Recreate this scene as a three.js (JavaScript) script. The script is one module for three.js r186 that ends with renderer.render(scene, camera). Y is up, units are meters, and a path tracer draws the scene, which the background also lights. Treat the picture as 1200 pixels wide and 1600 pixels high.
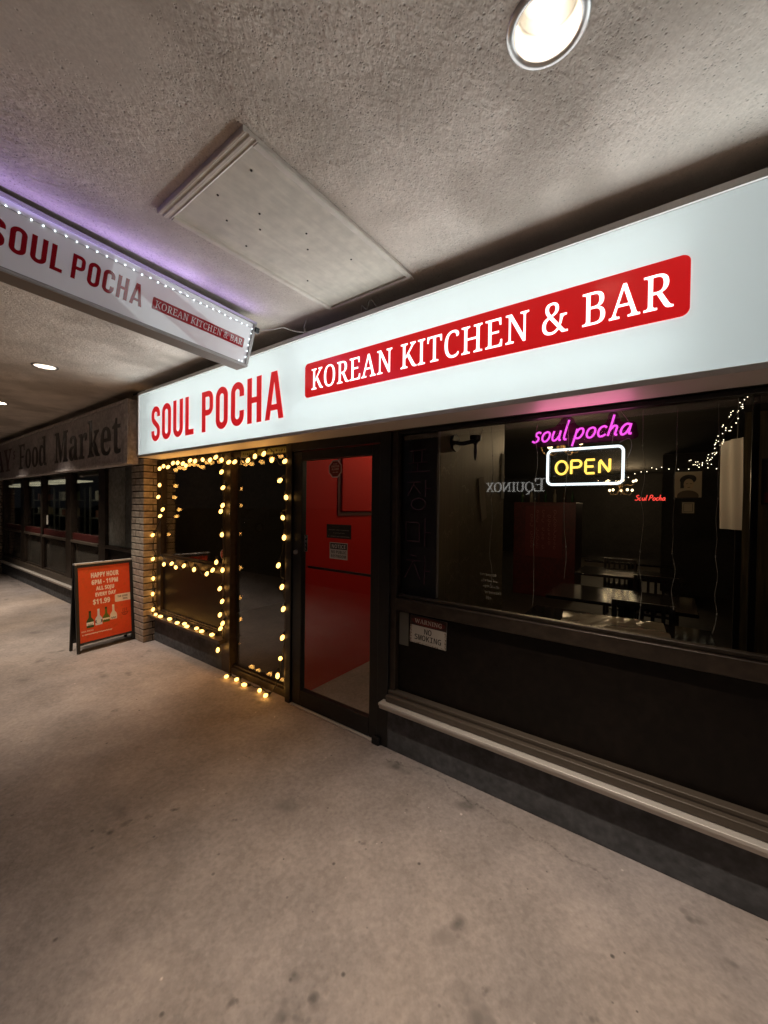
import * as THREE from 'three';
import { mergeGeometries } from 'three/addons/utils/BufferGeometryUtils.js';
import { RoundedBoxGeometry } from 'three/addons/geometries/RoundedBoxGeometry.js';
import { TextGeometry } from 'three/addons/geometries/TextGeometry.js';
import { FontLoader } from 'three/addons/loaders/FontLoader.js';
import { RectAreaLightUniformsLib } from 'three/addons/lights/RectAreaLightUniformsLib.js';

// ---------- camera, sky, exposure ----------
const scene = new THREE.Scene();
const V = (x, y, z) => new THREE.Vector3(x, y, z);
const R = (d) => d * Math.PI / 180;
const camera = new THREE.PerspectiveCamera(2 * Math.atan(800 / 615.2) * 180 / Math.PI, 0.75, 0.05, 400);
camera.position.set(0, 1.55, 2.05);
camera.rotation.order = 'YXZ';
camera.rotation.set(R(-0.807), R(35.93), R(0.748) );
const renderer = new THREE.WebGLRenderer({ antialias: true });
renderer.toneMapping = THREE.LinearToneMapping;
renderer.toneMappingExposure = 1.0;
renderer.shadowMap.enabled = true;
RectAreaLightUniformsLib.init();
const SIGN_I = 2.3, LED_I = 22, DOWN_I = 21.5, BULB_I = 0.018, NEON_I = 10, OPEN_I = 0.9, CHAN_I = 0.26, LOBBY_I = 1.0; // strengths of the lamps built below
// night sky: even, very dark blue-grey with a little town glow low down
{
  const w = 64, h = 32, d = new Float32Array(w * h * 4);
  for (let j = 0; j < h; j++) for (let i = 0; i < w; i++) {
    const up = (j + 0.5) / h * 2 - 1, g = 0.0035 + 0.004 * Math.exp(-Math.abs(up) * 4), k = (j * w + i) * 4;
    d[k] = g; d[k + 1] = g; d[k + 2] = g * 1.08; d[k + 3] = 1;
  }
  const t = new THREE.DataTexture(d, w, h, THREE.RGBAFormat, THREE.FloatType);
  t.mapping = THREE.EquirectangularReflectionMapping; t.magFilter = THREE.LinearFilter; t.needsUpdate = true;
  scene.background = t; scene.environment = t;
}

// ---------- helpers ----------
let seed = 7;
const rnd = () => { seed |= 0; seed = seed + 0x6D2B79F5 | 0; let t = Math.imul(seed ^ seed >>> 15, 1 | seed); t = t + Math.imul(t ^ t >>> 7, 61 | t) ^ t; return ((t ^ t >>> 14) >>> 0) / 4294967296; };
const rr = (a, b) => a + (b - a) * rnd();
const taken = new Set();
function numbered(n) { if (!taken.has(n)) { taken.add(n); return n; } let k = 1; while (taken.has(n + '_' + String(k).padStart(3, '0'))) k++; n += '_' + String(k).padStart(3, '0'); taken.add(n); return n; }
function mesh(name, geo, mat, parent, data) {
  const g = Array.isArray(geo) ? (geo.length > 1 ? mergeGeometries(geo.map((q) => { const p = q.index ? q.toNonIndexed() : q.clone(); for (const k of Object.keys(p.attributes)) if (!['position', 'normal', 'uv'].includes(k)) p.deleteAttribute(k); return p; })) : geo[0]) : geo;
  const o = new THREE.Mesh(g, mat); o.castShadow = o.receiveShadow = true;
  o.name = parent ? name : numbered(name);
  (parent || scene).add(o);
  if (data) Object.assign(o.userData, data);
  return o;
}
function thing(name, label, category, [x, y, z] = [0, 0, 0], turn = 0, group) {
  const o = new THREE.Group(); o.name = numbered(name); scene.add(o); o.position.set(x, y, z); o.rotation.y = turn;
  o.userData = { label, category }; if (group) o.userData.group = group; return o;
}
const structure = (name, geo, mat) => mesh(name, geo, mat, null, { kind: 'structure' });
const single = (name, geo, mat, label, category, group) => mesh(name, geo, mat, null, group ? { label, category, group } : { label, category });
function copyOf(src, [x, y, z], turn, label) { const c = src.clone(); c.name = numbered(src.name.replace(/_\d{3}$/, '')); scene.add(c); c.position.set(x, y, z); c.rotation.y = turn; c.userData = { ...src.userData }; if (label) c.userData.label = label; return c; }
// uv in metres by the way each face points
function boxUV(g) {
  const p = g.attributes.position, n = g.attributes.normal, uv = new Float32Array(p.count * 2);
  for (let i = 0; i < p.count; i++) {
    const ax = Math.abs(n.getX(i)), ay = Math.abs(n.getY(i)), az = Math.abs(n.getZ(i));
    let u = p.getX(i), v = p.getY(i);
    if (ay >= ax && ay >= az) v = p.getZ(i); else if (ax > az) u = p.getZ(i);
    uv[2 * i] = u; uv[2 * i + 1] = v;
  }
  g.setAttribute('uv', new THREE.BufferAttribute(uv, 2)); return g;
}
function bx(x0, x1, y0, y1, z0, z1, bevel = 0) {
  const w = x1 - x0, h = y1 - y0, d = z1 - z0;
  const g = bevel ? new RoundedBoxGeometry(w, h, d, 1, Math.min(bevel, w / 2.1, h / 2.1, d / 2.1)) : new THREE.BoxGeometry(w, h, d);
  g.translate((x0 + x1) / 2, (y0 + y1) / 2, (z0 + z1) / 2); return boxUV(g);
}
const cyl = (r0, r1, h, n = 16) => new THREE.CylinderGeometry(r0, r1, h, n);
const tube = (pts, r, n = 40, s = 6, closed = false) => new THREE.TubeGeometry(new THREE.CatmullRomCurve3(pts, closed, 'catmullrom', 0.5), n, r, s, closed);
// tube through straight segments
function pathTube(pts, r, s = 8) { const c = new THREE.CurvePath(); for (let i = 0; i + 1 < pts.length; i++) c.add(new THREE.LineCurve3(pts[i], pts[i + 1])); return new THREE.TubeGeometry(c, Math.max(2, (pts.length - 1) * 4), r, s, false); }
const std = (o) => new THREE.MeshStandardMaterial(o);
const phys = (o) => new THREE.MeshPhysicalMaterial(o);
const lin = (r, g, b) => new THREE.Color().setRGB(r, g, b);

// periodic value noise
function lattice(n, s) { const save = seed; seed = s; const a = new Float32Array(n * n); for (let i = 0; i < n * n; i++) a[i] = rnd(); seed = save; return a; }
function noiseField(size, cells, s, cellsY = cells) {
  const n = Math.max(cells, cellsY), a = lattice(n, s), out = new Float32Array(size * size);
  for (let j = 0; j < size; j++) {
    const fy = j / size * cellsY, y0 = Math.floor(fy), ty = fy - y0, sy = ty * ty * (3 - 2 * ty), r0 = (y0 % cellsY) * n, r1 = ((y0 + 1) % cellsY) * n;
    for (let i = 0; i < size; i++) {
      const fx = i / size * cells, x0 = Math.floor(fx), tx = fx - x0, sx = tx * tx * (3 - 2 * tx), c0 = x0 % cells, c1 = (x0 + 1) % cells;
      const p = a[r0 + c0] + (a[r0 + c1] - a[r0 + c0]) * sx, q = a[r1 + c0] + (a[r1 + c1] - a[r1 + c0]) * sx;
      out[j * size + i] = p + (q - p) * sy;
    }
  }
  return out;
}
function fractal(size, cells, oct, s, gain = 0.5, stretch = 1) {
  const out = new Float32Array(size * size); let amp = 1, tot = 0, c = cells;
  for (let o = 0; o < oct; o++) { const f = noiseField(size, c, s + o * 31, Math.max(2, Math.round(c * stretch))); for (let i = 0; i < out.length; i++) out[i] += f[i] * amp; tot += amp; amp *= gain; c *= 2; }
  for (let i = 0; i < out.length; i++) out[i] /= tot; return out;
}
function dataTex(size, fn, srgb, metres) {
  const d = new Uint8Array(size * size * 4);
  for (let i = 0; i < size * size; i++) { const c = fn(i, i % size, (i / size) | 0); d[4 * i] = c[0]; d[4 * i + 1] = c[1]; d[4 * i + 2] = c[2]; d[4 * i + 3] = 255; }
  const t = new THREE.DataTexture(d, size, size); t.magFilter = THREE.LinearFilter; t.minFilter = THREE.LinearMipmapLinearFilter; t.generateMipmaps = true;
  t.wrapS = t.wrapT = THREE.RepeatWrapping; t.repeat.set(1 / metres, 1 / metres); if (srgb) t.colorSpace = THREE.SRGBColorSpace; t.needsUpdate = true; return t;
}
function canvasTex(w, h, draw) {
  const c = document.createElement('canvas'); c.width = w; c.height = h; const x = c.getContext('2d'); draw(x, w, h);
  const t = new THREE.CanvasTexture(c); t.colorSpace = THREE.SRGBColorSpace; t.anisotropy = 8; return t;
}
// a line of print too small to read: short strokes of uneven width
function smallPrint(c, x, y, w, h) { const sv = seed; seed = Math.round(x * 7 + y * 13 + w); let p = x; while (p < x + w) { const k = h * (0.25 + rnd() * 0.5); if (rnd() > 0.16) c.fillRect(p, y - h * (0.75 + rnd() * 0.25), Math.min(k, x + w - p), h * (0.7 + rnd() * 0.3)); p += k + h * 0.2; } seed = sv; }
const clamp = (v, a = 0, b = 255) => v < a ? a : v > b ? b : v;
const step = (a, b, x) => { const t = clamp((x - a) / (b - a), 0, 1); return t * t * (3 - 2 * t); };

// ---------- surface materials ----------
const M = {};
{ // stucco soffit, 3.2 m tile
  const S = 2048, big = fractal(S, 3, 5, 11, 0.55), mid = fractal(S, 24, 4, 23), grain = fractal(S, 250, 3, 37, 0.6, 0.6), fine = fractal(S, 640, 2, 41, 0.6, 0.7), patch = fractal(S, 5, 4, 53);
  const pit = new Float32Array(S * S); const save = seed; seed = 99;
  for (let k = 0; k < 60000; k++) {
    const x = rnd() * S | 0, y = rnd() * S | 0, want = step(0.40, 0.62, patch[y * S + x]); if (rnd() > 0.05 + want) continue;
    const r = 0.7 + rnd() * rnd() * 2.0, e = 0.6 + rnd() * 0.9, dep = 0.4 + rnd() * 0.6;
    for (let j = -5; j <= 5; j++) for (let i = -5; i <= 5; i++) { const q = Math.hypot(i / (r * e), j / r); if (q < 1) { const id = ((y + j + S) % S) * S + ((x + i + S) % S); pit[id] = Math.max(pit[id], dep * (1 - q * q)); } }
  }
  // a few wandering hairline cracks
  for (let k = 0; k < 2; k++) { let x = S * (0.42 + 0.3 * k), y = S * (0.16 + 0.5 * k), a = 0.4 + k; for (let n = 0; n < 110; n++) { a += (rnd() - 0.5) * 0.5; x += Math.cos(a); y += Math.sin(a); for (const d of [0]) { const id = ((Math.round(y) + d + S) % S) * S + ((Math.round(x) + S) % S); pit[id] = Math.max(pit[id], 0.4); } } }
  seed = save;
  M.ceiling = std({ roughness: 0.95,
    map: dataTex(S, (i) => { const dirt = step(0.50, 0.68, big[i]) * (0.35 + 0.65 * mid[i]) * 0.5, speck = pit[i] * 0.22, n = (grain[i] - 0.5) * 0.05 + (fine[i] - 0.5) * 0.06 + (mid[i] - 0.5) * 0.10; const v = (1 - dirt * 0.48) * (1 - speck) * (1 + n); return [clamp(218 * v), clamp(208 * v * (1 - dirt * 0.03)), clamp(197 * v * (1 - dirt * 0.07))]; }, true, 3.2),
    bumpMap: dataTex(S, (i) => { const rough = 0.22 + step(0.40, 0.66, patch[i]) * 1.15, v = clamp(150 + (grain[i] - 0.5) * 150 * rough + (fine[i] - 0.5) * 50 * rough + (mid[i] - 0.5) * 36 - pit[i] * 120); return [v, v, v]; }, false, 3.2), bumpScale: 0.0055 });
}
{ // worn painted concrete walkway, 4.5 m tile
  const S = 2048, big = fractal(S, 3, 6, 111, 0.58), mid = fractal(S, 20, 5, 123), grain = fractal(S, 260, 3, 137, 0.65), warm = fractal(S, 4, 4, 153);
  const mark = new Float32Array(S * S); const save = seed; seed = 1234;
  const dab = (x, y, r, a) => { for (let j = -r; j <= r; j++) for (let i = -r; i <= r; i++) { const q = Math.hypot(i, j) / r; if (q < 1) { const id = ((Math.round(y) + j + 4 * S) % S) * S + ((Math.round(x) + i + 4 * S) % S); mark[id] += a * (1 - q * q) * (0.4 + 0.6 * grain[id]) * (0.3 + mid[id]); } } };
  for (let k = 0; k < 40; k++) { let x = rnd() * S, y = rnd() * S; const n = 3 + rnd() * 14 | 0; for (let m = 0; m < n; m++) { x += (rnd() - 0.5) * 44; y += (rnd() - 0.5) * 26; dab(x, y, 5 + (rnd() * 16 | 0), 0.05 + rnd() * 0.14); } }
  // marks seen on the walkway, at their own places (metres)
  const U = (m) => m / 4.5 * S;
  for (const [x, z, r] of [[-1.0, 1.18, 14], [-0.9, 1.19, 16], [-0.88, 1.23, 12], [-0.91, 1.26, 14], [-1.06, 1.34, 8], [-2.01, 1.06, 10], [-1.7, 0.92, 8], [-2.13, 1.33, 14], [-2.1, 1.24, 12], [-2.06, 1.16, 10], [-1.9, 1.2, 8], [-2.05, 1.4, 10], [-1.12, 0.64, 7], [-0.45, 0.84, 8], [0.21, 0.28, 14], [0.1, 0.15, 12], [-0.17, 0.71, 10], [-0.64, 0.72, 20], [-3.33, 0.85, 12]]) for (let m = 0; m < 5; m++) dab(U(x) + (rnd() - 0.5) * r * 2.2, U(z) + (rnd() - 0.5) * r * 1.4, Math.max(3, r * (0.25 + rnd() * 0.6) | 0), 0.14 + rnd() * 0.15);
  { const c = [[-1.38, 0.09], [-1.27, 0.07], [-1.05, 0.03], [-0.9, 0.1], [-0.74, 0.12], [-0.56, 0.13], [-0.36, 0.15], [-0.16, 0.16]]; for (let k = 0; k + 1 < c.length; k++) for (let u = 0; u < 1; u += 0.012) { const w = (rnd() - 0.5) * 7; dab(U(c[k][0] + (c[k + 1][0] - c[k][0]) * u) + w, U(c[k][1] + (c[k + 1][1] - c[k][1]) * u) + w + Math.sin(u * 9 + k) * 5, 1 + (rnd() * 4 | 0), 0.13 * rnd() + 0.04); } }
  for (let k = 0; k < 420; k++) dab(rnd() * S, rnd() * S, 2 + (rnd() * 3 | 0), (rnd() < 0.35 ? -0.7 : 0.8) * rnd());
  for (let k = 0; k < 0; k++) { let x = rnd() * S, y = rnd() * S, a = rnd() * 6.28; const n = 200 + rnd() * 500 | 0; for (let m = 0; m < n; m++) { a += (rnd() - 0.5) * 0.35; x += Math.cos(a) * 1.2; y += Math.sin(a) * 1.2; dab(x, y, 1 + (rnd() * 2 | 0), 0.35); } }
  seed = save;
  M.floor = std({ roughness: 0.72,
    map: dataTex(S, (i) => { const b = (big[i] - 0.5) * 0.46 + (mid[i] - 0.5) * 0.28 + (grain[i] - 0.5) * 0.24, v = (1 + b) * (1 - clamp(mark[i], -0.6, 0.62)), w = (warm[i] - 0.5) * 0.22; return [clamp(143 * v * (1 + w * 0.3)), clamp(131 * v), clamp(124 * v * (1 - w * 0.5))]; }, true, 4.5),
    bumpMap: dataTex(S, (i) => { const v = clamp(128 + (mid[i] - 0.5) * 90 + (grain[i] - 0.5) * 110 + (big[i] - 0.5) * 60 - mark[i] * 40); return [v, v, v]; }, false, 4.5), bumpScale: 0.006 });
}
{ const S = 512, n = fractal(S, 30, 4, 211), m = fractal(S, 6, 3, 223);
  const grey = (lo, hi) => dataTex(S, (i) => { const v = lo + (hi - lo) * (0.6 * n[i] + 0.4 * m[i]); return [v, v, v]; }, false, 0.5);
  M.bump = grey(60, 200);
  M.tint = dataTex(S, (i) => { const v = clamp(205 + (n[i] - 0.5) * 90 + (m[i] - 0.5) * 70); return [v, v, v]; }, true, 0.8);
  const wood = fractal(S, 60, 4, 311, 0.6, 0.06), wm = fractal(S, 5, 3, 313, 0.5, 0.4);
  M.woodMap = dataTex(S, (i) => { const v = clamp(190 + (wood[i] - 0.5) * 170 + (wm[i] - 0.5) * 80); return [v, v * 0.99, v * 0.97]; }, true, 1.0);
  M.paintMap = dataTex(S, (i) => { const v = clamp(226 + (wood[i] - 0.5) * 18 + (n[i] - 0.5) * 26 + (m[i] - 0.5) * 22); return [v, v * 0.985, v * 0.96]; }, true, 1.0);
  M.woodBump = dataTex(S, (i) => { const v = clamp(128 + (wood[i] - 0.5) * 200); return [v, v, v]; }, false, 1.0);
}
M.plinth = std({ color: lin(0.11, 0.11, 0.118), roughness: 0.85, map: M.tint, bumpMap: M.bump, bumpScale: 0.003 });
M.frame = std({ color: lin(0.06, 0.042, 0.03), roughness: 0.42, metalness: 0.35, map: M.tint });
M.frameBlack = std({ color: lin(0.012, 0.011, 0.011), roughness: 0.4, map: M.tint });
M.sill = std({ color: lin(0.55, 0.51, 0.47), roughness: 0.45, metalness: 0.3 });
M.sillDark = std({ color: lin(0.085, 0.066, 0.05), roughness: 0.5, metalness: 0.2 });
M.darkPanel = phys({ color: lin(0.012, 0.008, 0.006), roughness: 0.45, map: M.tint, specularIntensity: 0.35 });
M.wall = std({ color: lin(0.10, 0.09, 0.08), roughness: 0.95, map: M.tint, bumpMap: M.bump, bumpScale: 0.004 });
M.glass = phys({ color: 0xffffff, roughness: 0.0, transmission: 1, thickness: 0, ior: 1.5 });
M.glassTint = phys({ color: lin(0.35, 0.32, 0.30), roughness: 0.0, transmission: 1, thickness: 0, ior: 1.5 });
M.aluminium = std({ color: lin(0.40, 0.38, 0.37), roughness: 0.45, metalness: 0.5, map: M.tint });
M.signMetal = std({ color: lin(0.56, 0.52, 0.49), roughness: 0.5, metalness: 0.2 });
M.blackMetal = std({ color: lin(0.012, 0.012, 0.013), roughness: 0.4, metalness: 0.3 });
M.cable = std({ color: lin(0.012, 0.012, 0.011), roughness: 0.6 });
M.trim = std({ color: lin(0.80, 0.76, 0.70), roughness: 0.55, map: M.paintMap });
M.board = std({ color: lin(0.80, 0.77, 0.70), roughness: 0.7, map: M.paintMap, bumpMap: M.woodBump, bumpScale: 0.0003 });
M.red = phys({ color: lin(0.46, 0.012, 0.008), roughness: 0.55, specularIntensity: 0.3 });
M.redDark = std({ color: lin(0.10, 0.008, 0.008), roughness: 0.5 });
M.olive = std({ color: lin(0.10, 0.082, 0.05), roughness: 0.5, map: M.woodMap, bumpMap: M.woodBump, bumpScale: 0.001 });
M.darkWall = std({ color: lin(0.028, 0.024, 0.020), roughness: 0.8, map: M.tint });
M.darkWood = phys({ color: lin(0.02, 0.014, 0.010), roughness: 0.4, map: M.woodMap });
M.paper = std({ color: lin(0.55, 0.52, 0.46), roughness: 0.9 });
M.asphalt = std({ color: lin(0.05, 0.05, 0.052), roughness: 0.95, map: M.tint });
const print = (tex, o = {}) => std({ map: tex, roughness: 0.5, ...o });
// ---------- ground, walkway, soffit, walls ----------
const CEIL = 2.8;
const LIGHTS = [[-0.28, 0.97, true], [-2.48, 0.95, false], [-4.68, 0.94, true], [-6.9, 0.88, true], [-9.1, 0.9, true], [4.1, 0.97, true], [1.92, 0.97, true]];
structure('ground', bx(-150, 150, -0.4, -0.15, -150, 150), M.asphalt);
structure('walkway', bx(-16, 6, -0.15, 0, -0.12, 3.3, 0.01), M.floor);
{
  const s = new THREE.Shape([new THREE.Vector2(-16, -0.12), new THREE.Vector2(6, -0.12), new THREE.Vector2(6, 3.3), new THREE.Vector2(-16, 3.3)]);
  for (const [x, z] of LIGHTS) { const h = new THREE.Path(); h.absarc(x, z, 0.083, 0, Math.PI * 2, true); s.holes.push(h); }
  const g = new THREE.ExtrudeGeometry(s, { depth: 0.012, bevelEnabled: false, curveSegments: 40 }); g.rotateX(Math.PI / 2); g.translate(0, CEIL + 0.012, 0);
  g.computeVertexNormals(); boxUV(g);
  structure('ceiling', g, M.ceiling);
  structure('roof_slab', bx(-32, 6.2, 3.0, 3.25, -8.5, 3.45), M.wall);
  structure('roof_edge', bx(-16.2, 6.2, 2.7, 3.0, 3.305, 3.45), M.wall);
}
const upper = thing('upper_wall', 'dark wall strip above the shop windows behind the light box signs', 'wall', [-4.9, 2.03, -0.06]);
mesh('wall_face', bx(-11.1, 10.9, 0.03, 0.765, -0.10, 0.0), M.wall, upper);
mesh('header', bx(3.52, 6.5, 0.0, 0.028, -0.06, 0.055), M.frameBlack, upper);
structure('end_wall', [bx(5.9, 6.0, 0, CEIL, -0.1, 3.3)], M.wall);

// ---------- brick pillars ----------
{
  const tones = [[0.47, 0.39, 0.31], [0.53, 0.45, 0.36], [0.42, 0.34, 0.27], [0.50, 0.42, 0.34]].map((c) => std({ color: lin(...c), roughness: 0.9, map: M.tint, bumpMap: M.bump, bumpScale: 0.004 }));
  const mortar = std({ color: lin(0.035, 0.030, 0.026), roughness: 1, bumpMap: M.bump, bumpScale: 0.004 });
  const geos = new Map();
  const brickGeo = (w, d) => { const k = w.toFixed(3) + d.toFixed(3); if (!geos.has(k)) geos.set(k, boxUV(new RoundedBoxGeometry(w, 0.0605, d, 1, 0.0035))); return geos.get(k); };
  function pillar(label, x, mirror) {
    const t = thing('brick_pillar', label, 'brick pillar', [x, 0, 0]);
    mesh('mortar_core', bx(-0.146, 0.146, 0, CEIL, -0.075, 0.080), mortar, t);
    for (let k = 0; k < 38; k++) {
      const y = 0.036 + k * 0.0732, list = k % 2 ? [[-0.153, 0.047, -0.02, 0.09], [0.057, 0.153, -0.075, 0.09]] : [[-0.153, -0.053, -0.02, 0.09], [-0.043, 0.153, -0.008, 0.09], [0.053, 0.153, -0.075, -0.018]];
      for (const [x0, x1, z0, z1] of list) {
        const b = mesh('brick', brickGeo(x1 - x0, z1 - z0), tones[rnd() * 4 | 0], t);
        b.position.set((mirror ? -1 : 1) * (x0 + x1) / 2 + rr(-0.0012, 0.0012), y + rr(-0.001, 0.001), (z0 + z1) / 2 + rr(-0.003, 0.001));
        b.rotation.set(rr(-0.008, 0.008), rr(-0.008, 0.008), rr(-0.008, 0.008));
      }
    }
  }
  pillar('tan brick pillar between the string-lit shop window and the dark market', -4.853, false);
  pillar('tan brick pillar at the far end of the market windows', -11.95, false);
}

// ---------- left shop window (with string lights) ----------
{
  const w = thing('shop_window', 'two-part dark shop window framed by glowing string lights beside brick pillar', 'window', [-4.0, 0, -0.05]);
  const X = (x) => x + 4.0; // world x to local
  mesh('plinth', bx(X(-4.70), X(-3.36), 0, 0.262, -0.06, 0.02, 0.004), M.plinth, w);
  mesh('sill', [bx(X(-4.702), X(-3.30), 0.285, 0.306, -0.02, 0.085, 0.004), bx(X(-4.70), X(-3.31), 0.264, 0.284, -0.02, 0.068)], M.sillDark, w);
  mesh('bottom_rail', [bx(X(-4.70), X(-3.362), 0.307, 0.345, -0.05, 0.0, 0.004), bx(X(-4.65), X(-3.362), 0.3455, 0.36, -0.04, -0.012, 0.003)], M.frame, w);
  mesh('frame_post', bx(X(-4.70), X(-4.60), 0.346, 2.03, -0.05, 0.002, 0.004), M.frame, w);
  mesh('frame_post', bx(X(-3.36), X(-3.232), 0, 2.03, -0.055, 0.02, 0.006), M.frame, w);
  mesh('middle_rail', [bx(X(-4.599), X(-3.361), 0.892, 0.965, -0.05, 0.001, 0.004), bx(X(-4.599), X(-3.361), 0.966, 0.986, -0.045, -0.012, 0.003)], M.frame, w);
  mesh('top_rail', bx(X(-4.599), X(-3.361), 1.985, 2.03, -0.05, 0.001, 0.004), M.frame, w);
  mesh('pane', bx(X(-4.605), X(-3.355), 0.975, 1.99, -0.036, -0.030), M.glass, w);
  mesh('lower_panel', bx(X(-4.605), X(-3.355), 0.35, 0.90, -0.036, -0.028), M.darkPanel, w);
  // red alarm sticker
  const oct = new THREE.CircleGeometry(0.05, 8, Math.PI / 8); 
  const tex = canvasTex(256, 256, (c) => { c.fillStyle = '#b8b0a8'; c.fillRect(0, 0, 256, 256); c.fillStyle = '#a01510'; c.beginPath(); for (let k = 0; k < 8; k++) { const a = Math.PI / 8 + k * Math.PI / 4; c.lineTo(128 + 112 * Math.cos(a), 128 + 112 * Math.sin(a)); } c.fill(); c.fillStyle = '#d8cfc4'; c.textAlign = 'center'; c.font = 'bold 44px sans-serif'; c.fillText('UNITED', 128, 112); c.fillText('ALARM', 128, 160); });
  const s = mesh('alarm_sticker', oct, print(tex), w, { label: 'small red octagonal alarm sticker' }); s.position.set(X(-3.42), 1.075, -0.0285);
}
// ---------- side window next to the door ----------
{
  const w = thing('side_window', 'tall black single-pane window between lit mullion and red door', 'window', [-2.85, 0, -0.05]);
  const X = (x) => x + 2.85;
  mesh('pane', bx(X(-3.236), X(-2.484), 0.07, 1.99, -0.036, -0.030), M.glass, w);
  mesh('bottom_rail', [bx(X(-3.231), X(-2.435), 0.0, 0.062, -0.05, 0.006, 0.004), bx(X(-3.231), X(-2.49), 0.0625, 0.082, -0.042, -0.010, 0.003)], M.frame, w);
  mesh('frame_post', bx(X(-2.489), X(-2.435), 0.0625, 2.03, -0.05, 0.012, 0.004), M.frame, w);
  mesh('top_rail', bx(X(-3.231), X(-2.490), 1.975, 2.03, -0.05, 0.001, 0.004), M.frame, w);
  const tex = canvasTex(512, 64, (c) => { c.fillStyle = '#8f8f52'; c.fillRect(0, 0, 512, 64); c.fillStyle = '#2c2a18'; for (let i = 0; i < 26; i++) c.fillRect(24 + i * 18 + (i % 3) * 4, 20 + (i % 4) * 3, 9, 22); });
  const p = mesh('paper_strip', new THREE.PlaneGeometry(0.62, 0.05), print(tex), w, { label: 'yellowed paper strip with faded writing' }); p.position.set(X(-2.79), 1.998, 0.0042);
}
// ---------- entrance door ----------
{
  const d = thing('entrance_door', 'black framed glass entrance door showing red panels inside', 'door', [-1.93, 0, -0.03]);
  const X = (x) => x + 1.93;
  mesh('jamb', bx(X(-2.432), X(-2.372), 0, 2.03, -0.07, 0.03, 0.004), M.frameBlack, d);
  mesh('jamb', bx(X(-1.525), X(-1.44), 0, 2.03, -0.07, 0.03, 0.004), M.frameBlack, d);
  mesh('head', bx(X(-2.371), X(-1.526), 1.965, 2.03, -0.07, 0.028, 0.004), M.frameBlack, d);
  mesh('stile', bx(X(-2.366), X(-2.268), 0.012, 1.958, -0.03, 0.018, 0.005), M.frameBlack, d);
  mesh('stile', bx(X(-1.60), X(-1.53), 0.012, 1.958, -0.03, 0.018, 0.005), M.frameBlack, d);
  mesh('top_rail', bx(X(-2.267), X(-1.601), 1.89, 1.958, -0.03, 0.0175, 0.005), M.frameBlack, d);
  mesh('bottom_rail', bx(X(-2.267), X(-1.601), 0.012, 0.135, -0.03, 0.0175, 0.005), M.frameBlack, d);
  mesh('threshold', bx(X(-2.37), X(-1.53), 0.0, 0.010, -0.05, 0.035, 0.003), M.sill, d);
  mesh('pane', bx(X(-2.272), X(-1.596), 0.13, 1.895, -0.009, -0.003), M.glass, d);
  mesh('push_bar', bx(X(-2.268), X(-1.60), 1.064, 1.082, -0.065, -0.045, 0.006), M.frameBlack, d);
  const lock = mesh('lock_cylinder', cyl(0.016, 0.018, 0.02, 20), M.aluminium, d); lock.rotation.x = Math.PI / 2; lock.position.set(X(-2.325), 1.19, 0.026);
  mesh('floor_pivot', bx(X(-1.55), X(-1.49), 0.0, 0.05, 0.031, 0.052, 0.006), M.blackMetal, d);
  const stick = (name, x, y, w, h, tex, label) => { const p = mesh(name, new THREE.PlaneGeometry(w, h), print(tex, { color: lin(0.7, 0.7, 0.7) }), d, { label }); p.position.set(X(x), y, -0.001); return p; };
  stick('notice_sign', -1.905, 1.228, 0.172, 0.118, canvasTex(340, 234, (c) => { c.fillStyle = '#c9c2b8'; c.fillRect(0, 0, 340, 234); c.fillStyle = '#0b0b0c'; c.fillRect(12, 10, 316, 84); c.fillStyle = '#d5cec4'; c.textAlign = 'center'; c.font = 'bold 74px sans-serif'; c.fillText('NOTICE', 170, 79); c.fillStyle = '#111'; c.font = 'bold 55px sans-serif'; c.fillText('NO PUBLIC', 170, 154); c.fillText('RESTROOM', 170, 214); }), 'white and black notice sign about the restroom');
  stick('black_plate', -1.905, 1.367, 0.235, 0.10, canvasTex(470, 204, (c) => { c.fillStyle = '#070606'; c.fillRect(0, 0, 470, 204); c.fillStyle = '#8d8780'; c.textAlign = 'center'; c.font = 'bold 21px sans-serif'; c.fillStyle = '#3a3735'; smallPrint(c, 110, 40, 250, 16); c.fillStyle = '#8d8780'; smallPrint(c, 40, 88, 390, 15); smallPrint(c, 130, 132, 220, 15); smallPrint(c, 30, 182, 410, 15); }), 'black plate with three lines of small pale writing');
  stick('pull_sticker', -2.24, 1.262, 0.036, 0.125, canvasTex(72, 250, (c) => { c.fillStyle = '#b9b2a8'; c.fillRect(0, 0, 72, 250); c.fillStyle = '#0a0a0a'; c.fillRect(5, 5, 62, 240); c.fillStyle = '#c9c2b8'; c.textAlign = 'center'; c.font = 'bold 52px sans-serif'; 'PULL'.split('').forEach((k, i) => c.fillText(k, 36, 56 + i * 58)); }), 'narrow black pull sticker with upright white letters');
  const a = mesh('alarm_sticker', new THREE.CircleGeometry(0.067, 8, Math.PI / 8), print(canvasTex(256, 256, (c) => { const o = (r, f) => { c.fillStyle = f; c.beginPath(); for (let k = 0; k < 8; k++) { const q = Math.PI / 8 + k * Math.PI / 4; c.lineTo(128 + r * Math.cos(q), 128 + r * Math.sin(q)); } c.fill(); }; c.fillStyle = '#c4a8a0'; c.fillRect(0, 0, 256, 256); o(112, '#6e0d0b'); c.fillStyle = '#c79a90'; c.textAlign = 'center'; smallPrint(c, 92, 68, 72, 14); c.font = 'bold 40px sans-serif'; c.fillText('UNITED', 128, 108); c.fillText('ALARM', 128, 146); smallPrint(c, 76, 184, 104, 17); })), d, { label: 'red octagonal alarm company sticker' }); a.position.set(X(-1.945), 1.815, -0.001);
}
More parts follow.
